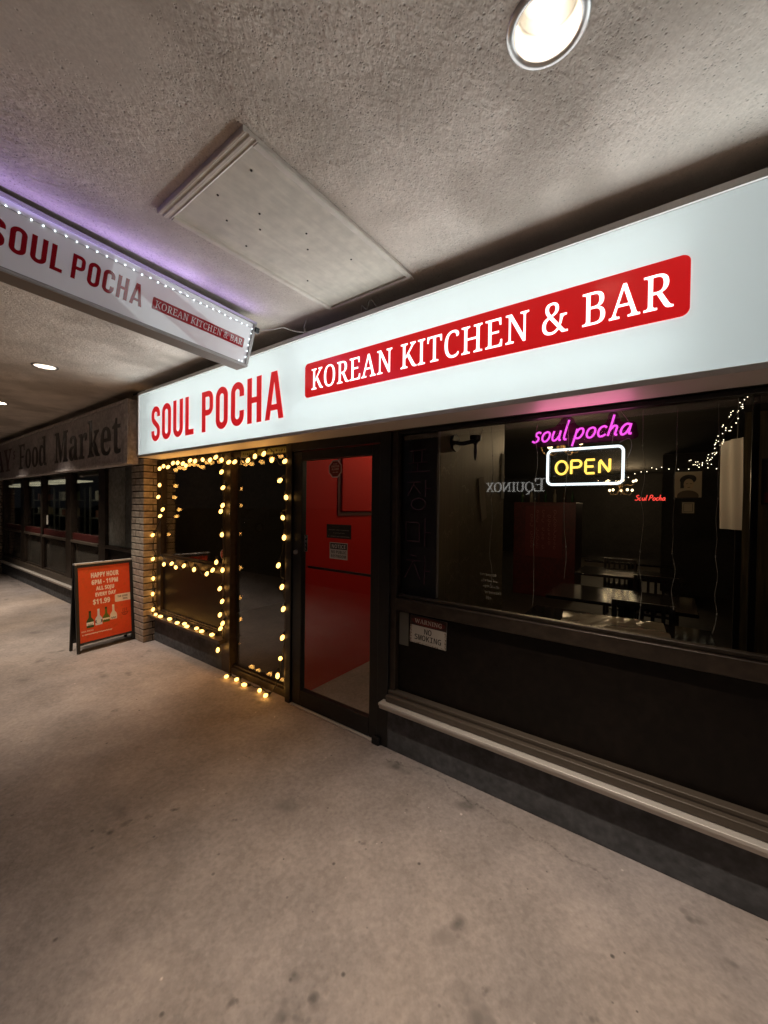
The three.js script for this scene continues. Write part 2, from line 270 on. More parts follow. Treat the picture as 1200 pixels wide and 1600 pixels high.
// ---------- right shop window ----------
const WR = 2.6; // right end of the big window
{
  const w = thing('shop_window', 'wide shop window with neon open sign above a dark lower panel', 'window', [-0.3, 0, -0.02]);
  const X = (x) => x + 0.3;
  mesh('plinth', bx(X(-1.438), X(WR), 0, 0.268, -0.08, 0.02, 0.004), M.plinth, w);
  mesh('sill', [bx(X(-1.47), X(WR), 0.292, 0.31, -0.03, 0.080, 0.004), bx(X(-1.47), X(WR), 0.270, 0.291, -0.03, 0.070, 0.003)], M.sill, w);
  mesh('bottom_rail', [bx(X(-1.438), X(WR), 0.311, 0.352, -0.05, 0.045, 0.006), bx(X(-1.438), X(WR), 0.353, 0.376, -0.05, 0.018, 0.005)], M.sillDark, w);
  mesh('lower_panel', bx(X(-1.39), X(WR), 0.37, 0.90, -0.036, -0.028), M.darkPanel, w);
  mesh('frame_post', bx(X(-1.4395), X(-1.395), 0.3765, 2.03, -0.05, 0.004, 0.004), M.frame, w);
  mesh('middle_rail', [bx(X(-1.394), X(WR), 0.893, 0.972, -0.05, 0.012, 0.006), bx(X(-1.394), X(WR), 0.973, 0.993, -0.045, -0.008, 0.004)], M.frame, w);
  mesh('top_rail', bx(X(-1.394), X(WR), 2.005, 2.03, -0.05, 0.0, 0.004), M.frameBlack, w);
  mesh('pane', bx(X(-1.40), X(WR), 0.985, 2.01, -0.036, -0.030), M.glass, w);
  mesh('mounting_strip', bx(X(-1.383), X(-1.315), 0.672, 0.882, -0.0275, -0.022, 0.002), std({ color: lin(0.12, 0.11, 0.09), roughness: 0.6 }), w, { label: 'narrow grey metal strip beside the no smoking sign' });
  const ns = single('no_smoking_sign', bx(-0.126, 0.126, -0.085, 0.085, 0, 0.004), std({ color: lin(0.2, 0.2, 0.2), roughness: 0.5 }), 'weathered white sign reading warning no smoking on dark panel', 'sign'); ns.position.set(-1.175, 0.79, -0.0455); ns.rotation.z = R(-1.5);
  const tex = canvasTex(512, 346, (c) => {
    c.fillStyle = '#b9b1a6'; c.fillRect(0, 0, 512, 346); c.fillStyle = '#2a1210'; c.fillRect(0, 0, 512, 122); c.fillStyle = '#5e1714'; c.beginPath(); c.ellipse(256, 62, 240, 52, 0, 0, 7); c.fill();
    c.fillStyle = '#c4b3a6'; c.textAlign = 'center'; c.font = 'bold 74px serif'; c.fillText('WARNING', 256, 88, 430); c.fillStyle = '#17130f'; c.font = 'bold 92px monospace'; c.fillText('NO', 256, 212); c.fillText('SMOKING', 256, 298, 480);
    const sv = seed; seed = 5; for (let i = 0; i < 420; i++) { const e = rnd() < 0.7, x = e ? (rnd() < 0.5 ? rnd() * 22 : 512 - rnd() * 22) : rnd() * 512, y = e ? rnd() * 346 : (rnd() < 0.5 ? rnd() * 14 : 346 - rnd() * 14); c.fillStyle = `rgba(${60 + rnd() * 30 | 0},${34 + rnd() * 14 | 0},18,${0.25 + rnd() * 0.6})`; c.beginPath(); c.ellipse(x, y, 1 + rnd() * 7, 1 + rnd() * 5, rnd() * 3, 0, 7); c.fill(); } seed = sv;
  });
  const f = mesh('printed_face', new THREE.PlaneGeometry(0.25, 0.168), print(tex, { roughness: 0.45, metalness: 0.1 }), ns); f.position.z = 0.0046;
}
// ---------- market front ----------
{
  const w = thing('market_window_front', 'row of dim market windows with dark lower panes beyond brick pillar', 'shop front', [-8.3, 0, -0.03]);
  const X = (x) => x + 8.3, L = -11.75, Rr = -5.012;
  mesh('plinth', bx(X(L), X(Rr), 0, 0.238, -0.08, 0.03, 0.004), M.plinth, w);
  mesh('sill', [bx(X(L), X(Rr), 0.262, 0.282, -0.03, 0.085, 0.004), bx(X(L), X(Rr), 0.240, 0.261, -0.03, 0.07)], M.sill, w);
  mesh('bottom_rail', bx(X(L), X(Rr), 0.283, 0.385, -0.05, 0.03, 0.006), M.sillDark, w);
  const posts = [[-11.75, -11.6], [-10.25, -10.02], [-8.95, -8.84], [-7.645, -7.39], [-6.30, -6.07]];
  for (const [a, b] of posts) mesh('frame_post', bx(X(a), X(b), 0.386, 2.03, -0.06, 0.02, 0.006), M.frame, w);
  for (let k = 0; k < 4; k++) {
    const a = posts[k][1] + 0.001, b = posts[k + 1][0] - 0.001;
    mesh('pane', bx(X(a), X(b), 1.0, 2.0, -0.04, -0.034), M.glass, w);
    mesh('red_rail', bx(X(a), X(b), 0.985, 1.085, -0.03, 0.0, 0.004), std({ color: lin(0.06, 0.008, 0.006), roughness: 0.5 }), w);
    mesh('window_ledge', bx(X(a), X(b), 0.945, 0.984, -0.045, 0.028, 0.005), M.sillDark, w);
    mesh('lower_pane', bx(X(a), X(b), 0.386, 0.944, -0.04, -0.032), phys({ color: lin(0.11, 0.098, 0.082), roughness: 0.25, map: M.tint, clearcoat: 0.4, clearcoatRoughness: 0.1 }), w);
    mesh('glazing_bead', [bx(X(a), X(a + 0.03), 0.386, 0.944, -0.03, 0.006), bx(X(a + 0.0305), X(b), 0.386, 0.41, -0.03, 0.006)], M.frame, w);
  }
  mesh('blind_panel', bx(X(-6.069), X(-5.55), 0.99, 2.0, -0.04, -0.02), std({ color: lin(0.30, 0.30, 0.27), roughness: 0.6, map: M.tint }), w, { label: 'pale grey blind panel' });
  mesh('blind_panel', bx(X(-5.545), X(Rr), 0.99, 2.0, -0.045, -0.028), std({ color: lin(0.16, 0.17, 0.16), roughness: 0.6, map: M.tint }), w, { label: 'darker grey blind panel beside the brick' });
  mesh('lower_panel', bx(X(-6.069), X(Rr), 0.386, 0.944, -0.04, -0.025), M.darkPanel, w);
  mesh('window_ledge', bx(X(-6.069), X(Rr), 0.945, 0.985, -0.045, 0.02, 0.004), M.frame, w);
  mesh('top_rail', bx(X(L), X(Rr), 2.0, 2.03, -0.06, 0.0, 0.004), M.frameBlack, w);
  const notice = mesh('paper_notice', new THREE.PlaneGeometry(0.09, 0.16), M.paper, w, { label: 'small white card on the glass' }); notice.position.set(X(-8.78), 1.24, -0.033);
}
// ---------- signs ----------
const fontSerif = await new FontLoader().loadAsync('fonts/droid/droid_serif_bold.typeface.json');
const fontSerifR = await new FontLoader().loadAsync('fonts/droid/droid_serif_regular.typeface.json');
// condensed capitals drawn as strokes, unit height
const T = 0.155;
function ribbon(pts, t) { // polygon round an open line
  const l = [], r = [];
  for (let i = 0; i < pts.length; i++) { const a = pts[Math.max(0, i - 1)], b = pts[Math.min(pts.length - 1, i + 1)], dx = b[0] - a[0], dy = b[1] - a[1], n = Math.hypot(dx, dy) || 1; l.push([pts[i][0] - dy / n * t / 2, pts[i][1] + dx / n * t / 2]); r.push([pts[i][0] + dy / n * t / 2, pts[i][1] - dx / n * t / 2]); }
  return new THREE.Shape([...l, ...r.reverse()].map((p) => new THREE.Vector2(...p)));
}
const arc = (cx, cy, r, a0, a1, n = 14) => Array.from({ length: n + 1 }, (_, k) => { const a = a0 + (a1 - a0) * k / n; return [cx + r * Math.cos(a), cy + r * Math.sin(a)]; });
const poly = (p) => new THREE.Shape(p.map((q) => new THREE.Vector2(...q)));
const W0 = 0.47, ra = W0 / 2 - T / 2, PI = Math.PI;
function ringShape(w, h, r, t) {
  const rect = (C, x, y, ww, hh, q) => { const s = new C(); s.moveTo(x + q, y); s.lineTo(x + ww - q, y); s.absarc(x + ww - q, y + q, q, -PI / 2, 0, false); s.lineTo(x + ww, y + hh - q); s.absarc(x + ww - q, y + hh - q, q, 0, PI / 2, false); s.lineTo(x + q, y + hh); s.absarc(x + q, y + hh - q, q, PI / 2, PI, false); s.lineTo(x, y + q); s.absarc(x + q, y + q, q, PI, PI * 1.5, false); return s; };
  const o = rect(THREE.Shape, 0, 0, w, h, r); if (t) o.holes.push(rect(THREE.Path, t, t, w - 2 * t, h - 2 * t, Math.max(0.001, r - t))); return o;
}
const GLYPH = {
  S: [W0, [ribbon([[W0 - T / 2, 0.70], [W0 - T / 2, 1 - T / 2 - ra], ...arc(W0 / 2, 1 - T / 2 - ra, ra, 0, PI), [T / 2, 0.70], ...Array.from({ length: 13 }, (_, k) => { const u = (k + 1) / 14, a = (1 - u) ** 3, b = 3 * u * (1 - u) ** 2, c = 3 * u * u * (1 - u), e = u ** 3; return [a * T / 2 + b * T / 2 + c * (W0 - T / 2) + e * (W0 - T / 2), a * 0.70 + b * 0.52 + c * 0.48 + e * 0.30]; }), [W0 - T / 2, 0.30], [W0 - T / 2, T / 2 + ra], ...arc(W0 / 2, T / 2 + ra, ra, 0, -PI), [T / 2, 0.30]], T)]],
  O: [W0, [ringShape(W0, 1, W0 / 2, T)]],
  U: [W0, [ribbon([[T / 2, 1], [T / 2, T / 2 + ra], ...arc(W0 / 2, T / 2 + ra, ra, PI, 2 * PI), [W0 - T / 2, 1]], T)]],
  L: [0.38, [poly([[0, 0], [0.38, 0], [0.38, T * 0.92], [T, T * 0.92], [T, 1], [0, 1]])]],
  P: [W0, [(() => { const s = poly([[0, 0], [T, 0], [T, 0.40], ...arc(W0 - 0.2, 0.60, 0.2, -PI / 2, 0), ...arc(W0 - 0.2, 0.80, 0.2, 0, PI / 2), [0, 1]]); s.holes.push(new THREE.Path([[T, 0.54], ...arc(W0 - 0.2, 0.60, 0.06, -PI / 2, 0), ...arc(W0 - 0.2, 0.80, 0.06, 0, PI / 2), [T, 0.86]].map((q) => new THREE.Vector2(...q)))); return s; })()]],
  C: [W0, [ribbon([[W0 - T / 2, 0.66], [W0 - T / 2, 1 - T / 2 - ra], ...arc(W0 / 2, 1 - T / 2 - ra, ra, 0, PI), [T / 2, T / 2 + ra], ...arc(W0 / 2, T / 2 + ra, ra, PI, 2 * PI), [W0 - T / 2, 0.34]], T)]],
  H: [W0, [poly([[0, 0], [T, 0], [T, 0.44], [W0 - T, 0.44], [W0 - T, 0], [W0, 0], [W0, 1], [W0 - T, 1], [W0 - T, 0.57], [T, 0.57], [T, 1], [0, 1]])]],
  A: [0.56, [(() => { const s = poly([[0, 0], [0.145, 0], [0.18, 0.19], [0.38, 0.19], [0.415, 0], [0.56, 0], [0.37, 1], [0.19, 1]]); s.holes.push(new THREE.Path([[0.20, 0.315], [0.36, 0.315], [0.28, 0.79]].map((q) => new THREE.Vector2(...q)))); return s; })()]],
};
function capsWord(word, height, gap, depth) { // [{geo, x}], width
  let x = 0; const out = [];
  for (const k of word) { const [w, shapes] = GLYPH[k], g = new THREE.ExtrudeGeometry(shapes, { depth: depth / height, bevelEnabled: false, curveSegments: 10 }); g.scale(height, height, height); out.push([g, x]); x += (w + gap) * height; }
  return [out, x - gap * height];
}
function serifLine(text, font, size, depth, track = 0, kern = 1) { // letters with their advance
  let x = 0; const out = [], s = size / font.data.resolution;
  for (const ch of text) { if (ch !== ' ') out.push([new TextGeometry(ch, { font, size, depth, curveSegments: 5, bevelEnabled: false }), x]); x += (font.data.glyphs[ch].ha * s) * kern + track; }
  return [out, x - track];
}

{ // main light box
  const X0 = -4.50, X1 = 0.66, Y0 = 2.03, Y1 = 2.695, Z = 0.225;
  const t = thing('light_box_sign', 'long glowing white shop sign with red lettering above the windows', 'sign', [-1.92, Y0, 0]);
  const X = (x) => x + 1.92, Y = (y) => y - Y0;
  mesh('box', [bx(X(X0), X(X1), Y(Y0), Y(Y0) + 0.006, 0.004, Z - 0.012), bx(X(X0), X(X1), Y(Y1) - 0.006, Y(Y1), -0.055, Z - 0.012), bx(X(X0), X(X0) + 0.006, Y(Y0) + 0.0065, Y(Y1) - 0.0065, -0.055, Z - 0.012), bx(X(X1) - 0.006, X(X1), Y(Y0) + 0.0065, Y(Y1) - 0.0065, -0.055, Z - 0.012), bx(X(X0) + 0.0065, X(X1) - 0.0065, Y(Y0) + 0.0065, Y(Y1) - 0.0065, 0.006, 0.012)], M.signMetal, t);
  mesh('retaining_rim', [bx(X(X0) - 0.004, X(X1) + 0.004, Y(Y1) - 0.026, Y(Y1) + 0.003, Z - 0.012, Z + 0.008, 0.003), bx(X(X0) - 0.004, X(X1) + 0.004, Y(Y0) - 0.003, Y(Y0) + 0.022, Z - 0.012, Z + 0.008, 0.003), bx(X(X0) - 0.004, X(X0) + 0.02, Y(Y0) + 0.0225, Y(Y1) - 0.0265, Z - 0.012, Z + 0.008, 0.003), bx(X(X1) - 0.02, X(X1) + 0.004, Y(Y0) + 0.0225, Y(Y1) - 0.0265, Z - 0.012, Z + 0.008, 0.003)], M.signMetal, t);
  const fx0 = X0 + 0.021, fx1 = X1 - 0.021, fy0 = Y0 + 0.0232, fy1 = Y1 - 0.0272;
  mesh('sign_face', bx(X(fx0), X(fx1), Y(fy0), Y(fy1), Z - 0.008, Z - 0.004), phys({ color: lin(0.75, 0.78, 0.78), roughness: 1, transmission: 0.55, thickness: 0, emissive: lin(0.36, 0.41, 0.415), emissiveIntensity: 1 }), t);
  const tubeMat = std({ color: 0x000000, emissive: lin(0.92, 1, 1.0), emissiveIntensity: 18.0 });
  for (const ty of [2.17, 2.55]) for (const [a, b] of [[-4.30, -2.26], [-2.16, 0.02]]) { const g = mesh('fluorescent_tube', cyl(0.013, 0.013, b - a, 10), tubeMat, t); g.rotation.z = PI / 2; g.position.set(X((a + b) / 2), Y(ty), 0.075); }
  const area = new THREE.RectAreaLight(lin(0.90, 1.0, 1.02), SIGN_I, fx1 - fx0, fy1 - fy0); area.position.set((fx0 + fx1) / 2, (fy0 + fy1) / 2, Z - 0.0025); area.lookAt((fx0 + fx1) / 2, (fy0 + fy1) / 2, 5); scene.add(area); area.name = 'light_box_light';
  const redV = std({ color: lin(0.5, 0.01, 0.012), roughness: 0.35, emissive: lin(0.50, 0.006, 0.010) }), redB = std({ color: lin(0.5, 0.01, 0.012), roughness: 0.2, emissive: lin(0.46, 0.0045, 0.006) });
  const whiteV = std({ color: lin(0.75, 0.75, 0.75), roughness: 0.35, emissive: lin(1.5, 1.6, 1.6) });
  for (const [word, xs, xe, ys, ye] of [['SOUL', -4.205, -3.405, 2.163, 2.5], ['POCHA', -3.27, -2.205, 2.163, 2.51]]) {
    const [ls, w] = capsWord(word, 1, 0.115, 0.002); const sx = (xe - xs) / w, sy = 0.342;
    for (const [g, x] of ls) { const o = mesh('letter', g, redV, t); o.scale.set(sx, sy, 0.8); o.position.set(X(xs + x * sx), Y(2.165), Z - 0.001); }
  }
  const bg = mesh('badge', new THREE.ExtrudeGeometry(ringShape(2.035, 0.225, 0.028), { depth: 0.002, bevelEnabled: false, curveSegments: 8 }), redB, t, { label: 'red rounded badge holding white serif words' }); bg.position.set(X(-1.988), Y(2.2655), Z - 0.001);
  const [ls, w] = serifLine('KOREAN KITCHEN & BAR', fontSerifR, 0.135, 0.0015, 0.006, 1); const sx = 1.925 / w;
  for (const [g, x] of ls) { const o = mesh('letter', g, whiteV, bg); o.scale.x = sx; o.position.set(0.06 + x * sx, 0.045, 0.0025); }
}
{ // blade sign under the soffit, faces leaning in towards the bottom
  const yaw = R(2.0);
  const t = thing('blade_sign', 'white hanging sign with red letters edged by tiny white lights', 'sign', [-2.2146, 2.7437, 0.4456], yaw); t.rotation.order = 'YXZ'; t.rotation.x = R(-1.77); t.scale.setScalar(0.945); t.updateMatrixWorld();
  // local: z runs outwards from the facade end, x towards the camera side, y up
  const LEN = 1.66, H = 0.293, sl = Math.sin(R(18)) * 0.305, drop = 0.293, back = 0.30, bw = 0.11;
  const sec = new THREE.Shape([new THREE.Vector2(0, -0.002), new THREE.Vector2(-sl, -drop), new THREE.Vector2(-sl - bw, -drop), new THREE.Vector2(-back, -0.002)]);
  const body = new THREE.ExtrudeGeometry(sec, { depth: LEN, bevelEnabled: false }); body.computeVertexNormals(); boxUV(body);
  const shell = phys({ color: lin(0.50, 0.47, 0.45), roughness: 0.45, map: M.tint });
  mesh('casing', body, std({ color: lin(0.20, 0.17, 0.15), roughness: 0.6 }), t);
  // face frame: origin at the top inner corner, u outwards (+z), v down along the face
  const vDir = V(-sl, -drop, 0).normalize(), uDir = V(0, 0, -1), nDir = new THREE.Vector3().crossVectors(uDir, vDir.clone().negate());
  const m4 = new THREE.Matrix4().makeBasis(uDir, vDir.clone().negate(), nDir);
  const faceH = Math.hypot(sl, drop);
  const put = (o, s, v, n = 0) => { o.quaternion.setFromRotationMatrix(m4); o.position.copy(V(0, 0, s)).addScaledVector(vDir, v).addScaledVector(nDir, n); return o; };
  const acrylic = phys({ color: lin(0.82, 0.80, 0.82), roughness: 0.0, ior: 1.52, specularIntensity: 1 });
  const face = put(mesh('sign_face', new THREE.BoxGeometry(LEN - 0.05, faceH - 0.04, 0.004), acrylic, t), LEN / 2, faceH / 2, 0.003);
  const rims = [[LEN / 2, 0.010, LEN, 0.019], [LEN / 2, faceH - 0.009, LEN, 0.017], [0.0115, faceH / 2, 0.023, faceH - 0.038], [LEN - 0.0115, faceH / 2, 0.023, faceH - 0.038]];
  for (const [s, v, w, h] of rims) put(mesh('rim', new RoundedBoxGeometry(w, h, 0.016, 1, 0.003), shell, t), s, v, 0.004);
  const redP = phys({ color: lin(0.26, 0.008, 0.014), roughness: 0.05, ior: 1.5 }), whiteP = phys({ color: lin(0.62, 0.6, 0.6), roughness: 0.05 });
  const on = (geo, mat, name, s, v, sx, sy) => { const o = put(mesh(name, geo, mat, t), s, v, 0.0054); o.scale.set(sx, sy, 0.4); return o; };
  for (const [word, ss, se] of [['SOUL', 1.330, 1.069], ['POCHA', 1.035, 0.714]]) { const [ls, w] = capsWord(word, 1, 0.115, 0.001), sx = (ss - se) / w; for (const [g, x] of ls) on(g, redP, 'letter', ss - x * sx, 0.2145, sx, 0.111); }
  const bg = on(new THREE.ExtrudeGeometry(ringShape(0.605, 0.064, 0.008), { depth: 0.001, bevelEnabled: false, curveSegments: 6 }), redP, 'badge', 0.664, 0.196, 0.99, 1);
  const [ls, w] = serifLine('KOREAN KITCHEN & BAR', fontSerifR, 0.038, 0.001, 0.002); const sx = 0.575 / w;
  for (const [g, x] of ls) { const o = mesh('letter', g, whiteP, bg); o.scale.set(sx, 1, 0.5); o.position.set(0.016 + x * sx, 0.0135, 0.0012); }
  // tiny lights along the top edge and down the facade end
  const led = new THREE.SphereGeometry(0.0033, 8, 6), ledMat = std({ color: 0x111111, emissive: lin(0.80, 0.95, 1.0), emissiveIntensity: 5 });
  const spots = []; for (let s = 0.03; s < LEN - 0.02; s += 0.0417) spots.push([s, 0.05 + rr(-0.003, 0.003)]);
  for (let v = 0.085; v < 0.285; v += 0.04) spots.push([0.032 + rr(-0.002, 0.002), v]); spots.push([0.05, 0.282], [0.075, 0.284]);
  for (const [s, v] of spots) put(mesh('led', led, ledMat, t), s, v, 0.010);
  const rope = std({ color: lin(0.6, 0.6, 0.62), roughness: 0.3 });
  const P3 = (s, v, n) => V(0, 0, s).addScaledVector(vDir, v).addScaledVector(nDir, n);
  mesh('light_wire', tube([P3(LEN - 0.02, 0.05, 0.008), P3(LEN / 2, 0.051, 0.008), P3(0.05, 0.05, 0.008), P3(0.031, 0.06, 0.008), P3(0.031, 0.27, 0.008), P3(0.08, 0.285, 0.008)], 0.002, 80, 5), rope, t);
  put(mesh('plug', new RoundedBoxGeometry(0.036, 0.036, 0.028, 2, 0.006), M.blackMetal, t), -0.008, 0.048, 0.006);
  // the strip's violet-white glow
  const a = new THREE.RectAreaLight(lin(0.50, 0.36, 1.0), LED_I, LEN - 0.1, 0.012); a.name = 'blade_sign_light'; scene.add(a);
  const mid = P3(LEN / 2, 0.046, 0.04).applyMatrix4(t.matrixWorld), up = V(1, 1.1, 0).applyAxisAngle(V(0, 1, 0), yaw);
  a.up.set(0, 1, 0); a.position.copy(mid); a.lookAt(mid.clone().add(up));
  single('feed_wire', [tube([V(-2.215, 2.70, 0.43), V(-2.15, 2.71, 0.37), V(-2.10, 2.73, 0.32), V(-2.08, 2.725, 0.27), V(-1.98, 2.70, 0.235), V(-1.90, 2.715, 0.20), V(-1.80, 2.70, 0.17)], 0.003, 40, 6), tube([V(-1.98, 2.70, 0.235), V(-1.985, 2.73, 0.24), V(-1.955, 2.77, 0.25)], 0.003, 14, 6), tube([V(-1.52, 2.70, 0.2), V(-1.5, 2.74, 0.23), V(-1.47, 2.715, 0.22), V(-1.43, 2.75, 0.235), V(-1.40, 2.70, 0.19)], 0.0025, 30, 6)], std({ color: lin(0.5, 0.47, 0.42), roughness: 0.5 }), 'loose pale wire running from hanging sign to the light box', 'wire');
}
{ // market sign
  const X0 = -12.1, X1 = -4.815, Y0 = 1.985, Y1 = 2.69, t = thing('market_sign', 'unlit grey sign board with dark old style market lettering', 'sign', [-8.45, Y0, 0]);
  const X = (x) => x + 8.45, Y = (y) => y - Y0, grey = std({ color: lin(0.72, 0.65, 0.63), roughness: 0.55, map: M.tint }), faceM = std({ color: lin(0.55, 0.48, 0.48), roughness: 0.4, map: M.tint });
  mesh('box', bx(X(X0), X(X1), Y(Y0), Y(Y1), 0.095, 0.185), grey, t);
  mesh('sign_face', bx(X(X0) + 0.1, X(X1) - 0.1, Y(Y0) + 0.03, Y(Y1) - 0.03, 0.1855, 0.192), faceM, t);
  mesh('retaining_rim', [bx(X(X0), X(X1), Y(Y1) - 0.03, Y(Y1) + 0.004, 0.186, 0.21, 0.005), bx(X(X0), X(X1), Y(Y0) - 0.004, Y(Y0) + 0.03, 0.186, 0.21, 0.005), bx(X(X1) - 0.1, X(X1), Y(Y0) + 0.0305, Y(Y1) - 0.0305, 0.186, 0.208, 0.005)], grey, t);
  const ink = std({ color: lin(0.018, 0.014, 0.016), roughness: 0.4 }), ink2 = std({ color: lin(0.05, 0.014, 0.016), roughness: 0.4 });
  for (const [txt, xs, xe, sz, m] of [['Market', -7.38, -5.02, 0.44, ink], ['Food', -9.37, -7.76, 0.43, ink], ['s', -9.75, -9.60, 0.2, ink2], ['AY', -11.1, -9.85, 0.42, ink2]]) {
    const [ls, w] = serifLine(txt, fontSerif, sz, 0.002), sx = (xe - xs) / w; for (const [g, x] of ls) { const o = mesh('letter', g, m, t); o.scale.x = sx; o.position.set(X(xs + x * sx), Y(2.12) + (txt === 's' ? 0.2 : 0), 0.193); }
  }
}
// ---------- recessed downlights ----------
{
  const trimM = phys({ color: lin(0.62, 0.60, 0.58), roughness: 0.22, metalness: 0.6 }), canM = phys({ color: lin(0.80, 0.77, 0.72), roughness: 0.28, metalness: 0.75 }), bulbM = std({ color: 0x222222, emissive: lin(1, 0.90, 0.74), emissiveIntensity: 2.4 }), deadM = std({ color: lin(0.6, 0.6, 0.58), roughness: 0.3 });
  const lathe = (pts, n = 48) => new THREE.LatheGeometry(pts.map((p) => new THREE.Vector2(...p)), n);
  const labels = ['glowing recessed downlight above the glowing shop sign', 'unlit recessed downlight tucked behind hanging sign', 'glowing recessed downlight over sandwich board by brick pillar', 'glowing recessed downlight over the market windows', 'glowing recessed downlight at the far market end', 'glowing recessed downlight at the walkway end wall', 'glowing recessed downlight over the right end of the wide window'];
  LIGHTS.forEach(([x, z, lit], k) => {
    const t = thing('downlight', labels[k], 'ceiling light', [x, CEIL, z], 0, 'recessed ceiling downlights');
    mesh('trim_ring', lathe([[0.078, 0.004], [0.080, -0.004], [0.085, -0.009], [0.095, -0.008], [0.101, -0.003], [0.102, -0.0005]]), trimM, t);
    mesh('reflector', lathe([[0.079, 0.002], [0.0785, 0.03], [0.0755, 0.032], [0.074, 0.062], [0.071, 0.064], [0.068, 0.094], [0.0655, 0.096], [0.058, 0.122], [0.050, 0.126], [0.048, 0.158], [0.0005, 0.159]]), canM, t);
    const b = mesh('bulb', lathe([[0.0005, 0.094], [0.018, 0.096], [0.030, 0.103], [0.036, 0.114], [0.035, 0.128], [0.028, 0.144], [0.026, 0.157]], 32), lit ? bulbM : deadM, t);
    if (lit) { const s = new THREE.SpotLight(lin(1, 0.87, 0.72), DOWN_I * (k === 0 || k >= 5 ? 1 : 0.95), 0, R(k === 3 || k === 4 ? 54 : 40), 1.0, 2); s.name = 'downlight_lamp'; s.position.set(x, CEIL + 0.118, z); s.target.position.set(x, 0, z); s.castShadow = true; s.shadow.radius = 1.5; scene.add(s, s.target); }
  });
}
// ---------- access panel on the soffit ----------
{
  const t = thing('access_panel', 'painted wooden access panel with moulded trim on the stucco soffit', 'ceiling panel', [-1.46, CEIL, 0.74], R(-1));
  const hw = 0.312, hl = 0.525;
  mesh('board', bx(-hw + 0.03, hw - 0.03, -0.012, -0.001, -hl + 0.052, hl - 0.03), M.board, t);
  const prof = new THREE.Shape([[0, 0], [0.058, 0], [0.058, -0.014], [0.052, -0.017], [0.048, -0.013], [0.040, -0.014], [0.036, -0.019], [0.026, -0.019], [0.022, -0.014], [0.014, -0.015], [0.010, -0.020], [0.003, -0.019], [0, -0.016]].map((p) => new THREE.Vector2(...p)));
  const thin = new THREE.Shape([[0, 0], [0.034, 0], [0.034, -0.012], [0.026, -0.017], [0.006, -0.018], [0, -0.014]].map((p) => new THREE.Vector2(...p)));
  const mould = (shape, len) => { const g = new THREE.ExtrudeGeometry(shape, { depth: len, bevelEnabled: false }); g.translate(0, -0.0012, -len / 2); return boxUV(g); };
  const front = mesh('end_moulding', mould(prof, 2 * hw), M.trim, t, { label: 'thick ribbed moulding along the outer end' }); front.rotation.y = PI / 2; front.position.set(0, 0, hl);
  const near = mesh('side_moulding', mould(thin, 2 * hl - 0.093), M.trim, t); near.rotation.y = PI; near.position.set(hw, 0, -0.012);
  const far = mesh('side_moulding', mould(thin, 2 * hl - 0.093), M.trim, t); far.position.set(-hw, 0, -0.012);
  const in_ = mesh('end_moulding', mould(thin, 2 * hw), M.trim, t); in_.rotation.y = -PI / 2; in_.position.set(0, 0, -hl);
  const hole = std({ color: lin(0.03, 0.025, 0.02), roughness: 0.9 });
  for (const [x, z] of [[-0.12, 0.32], [-0.05, 0.2], [-0.2, 0.17], [0.03, 0.26], [0.10, 0.06], [0.02, -0.02], [-0.18, -0.2], [0.14, -0.2], [0.19, 0.41], [-0.02, 0.42]]) { const n = mesh('screw', cyl(0.0045, 0.0045, 0.003, 10), hole, t); n.position.set(x, -0.0128, z); }
}
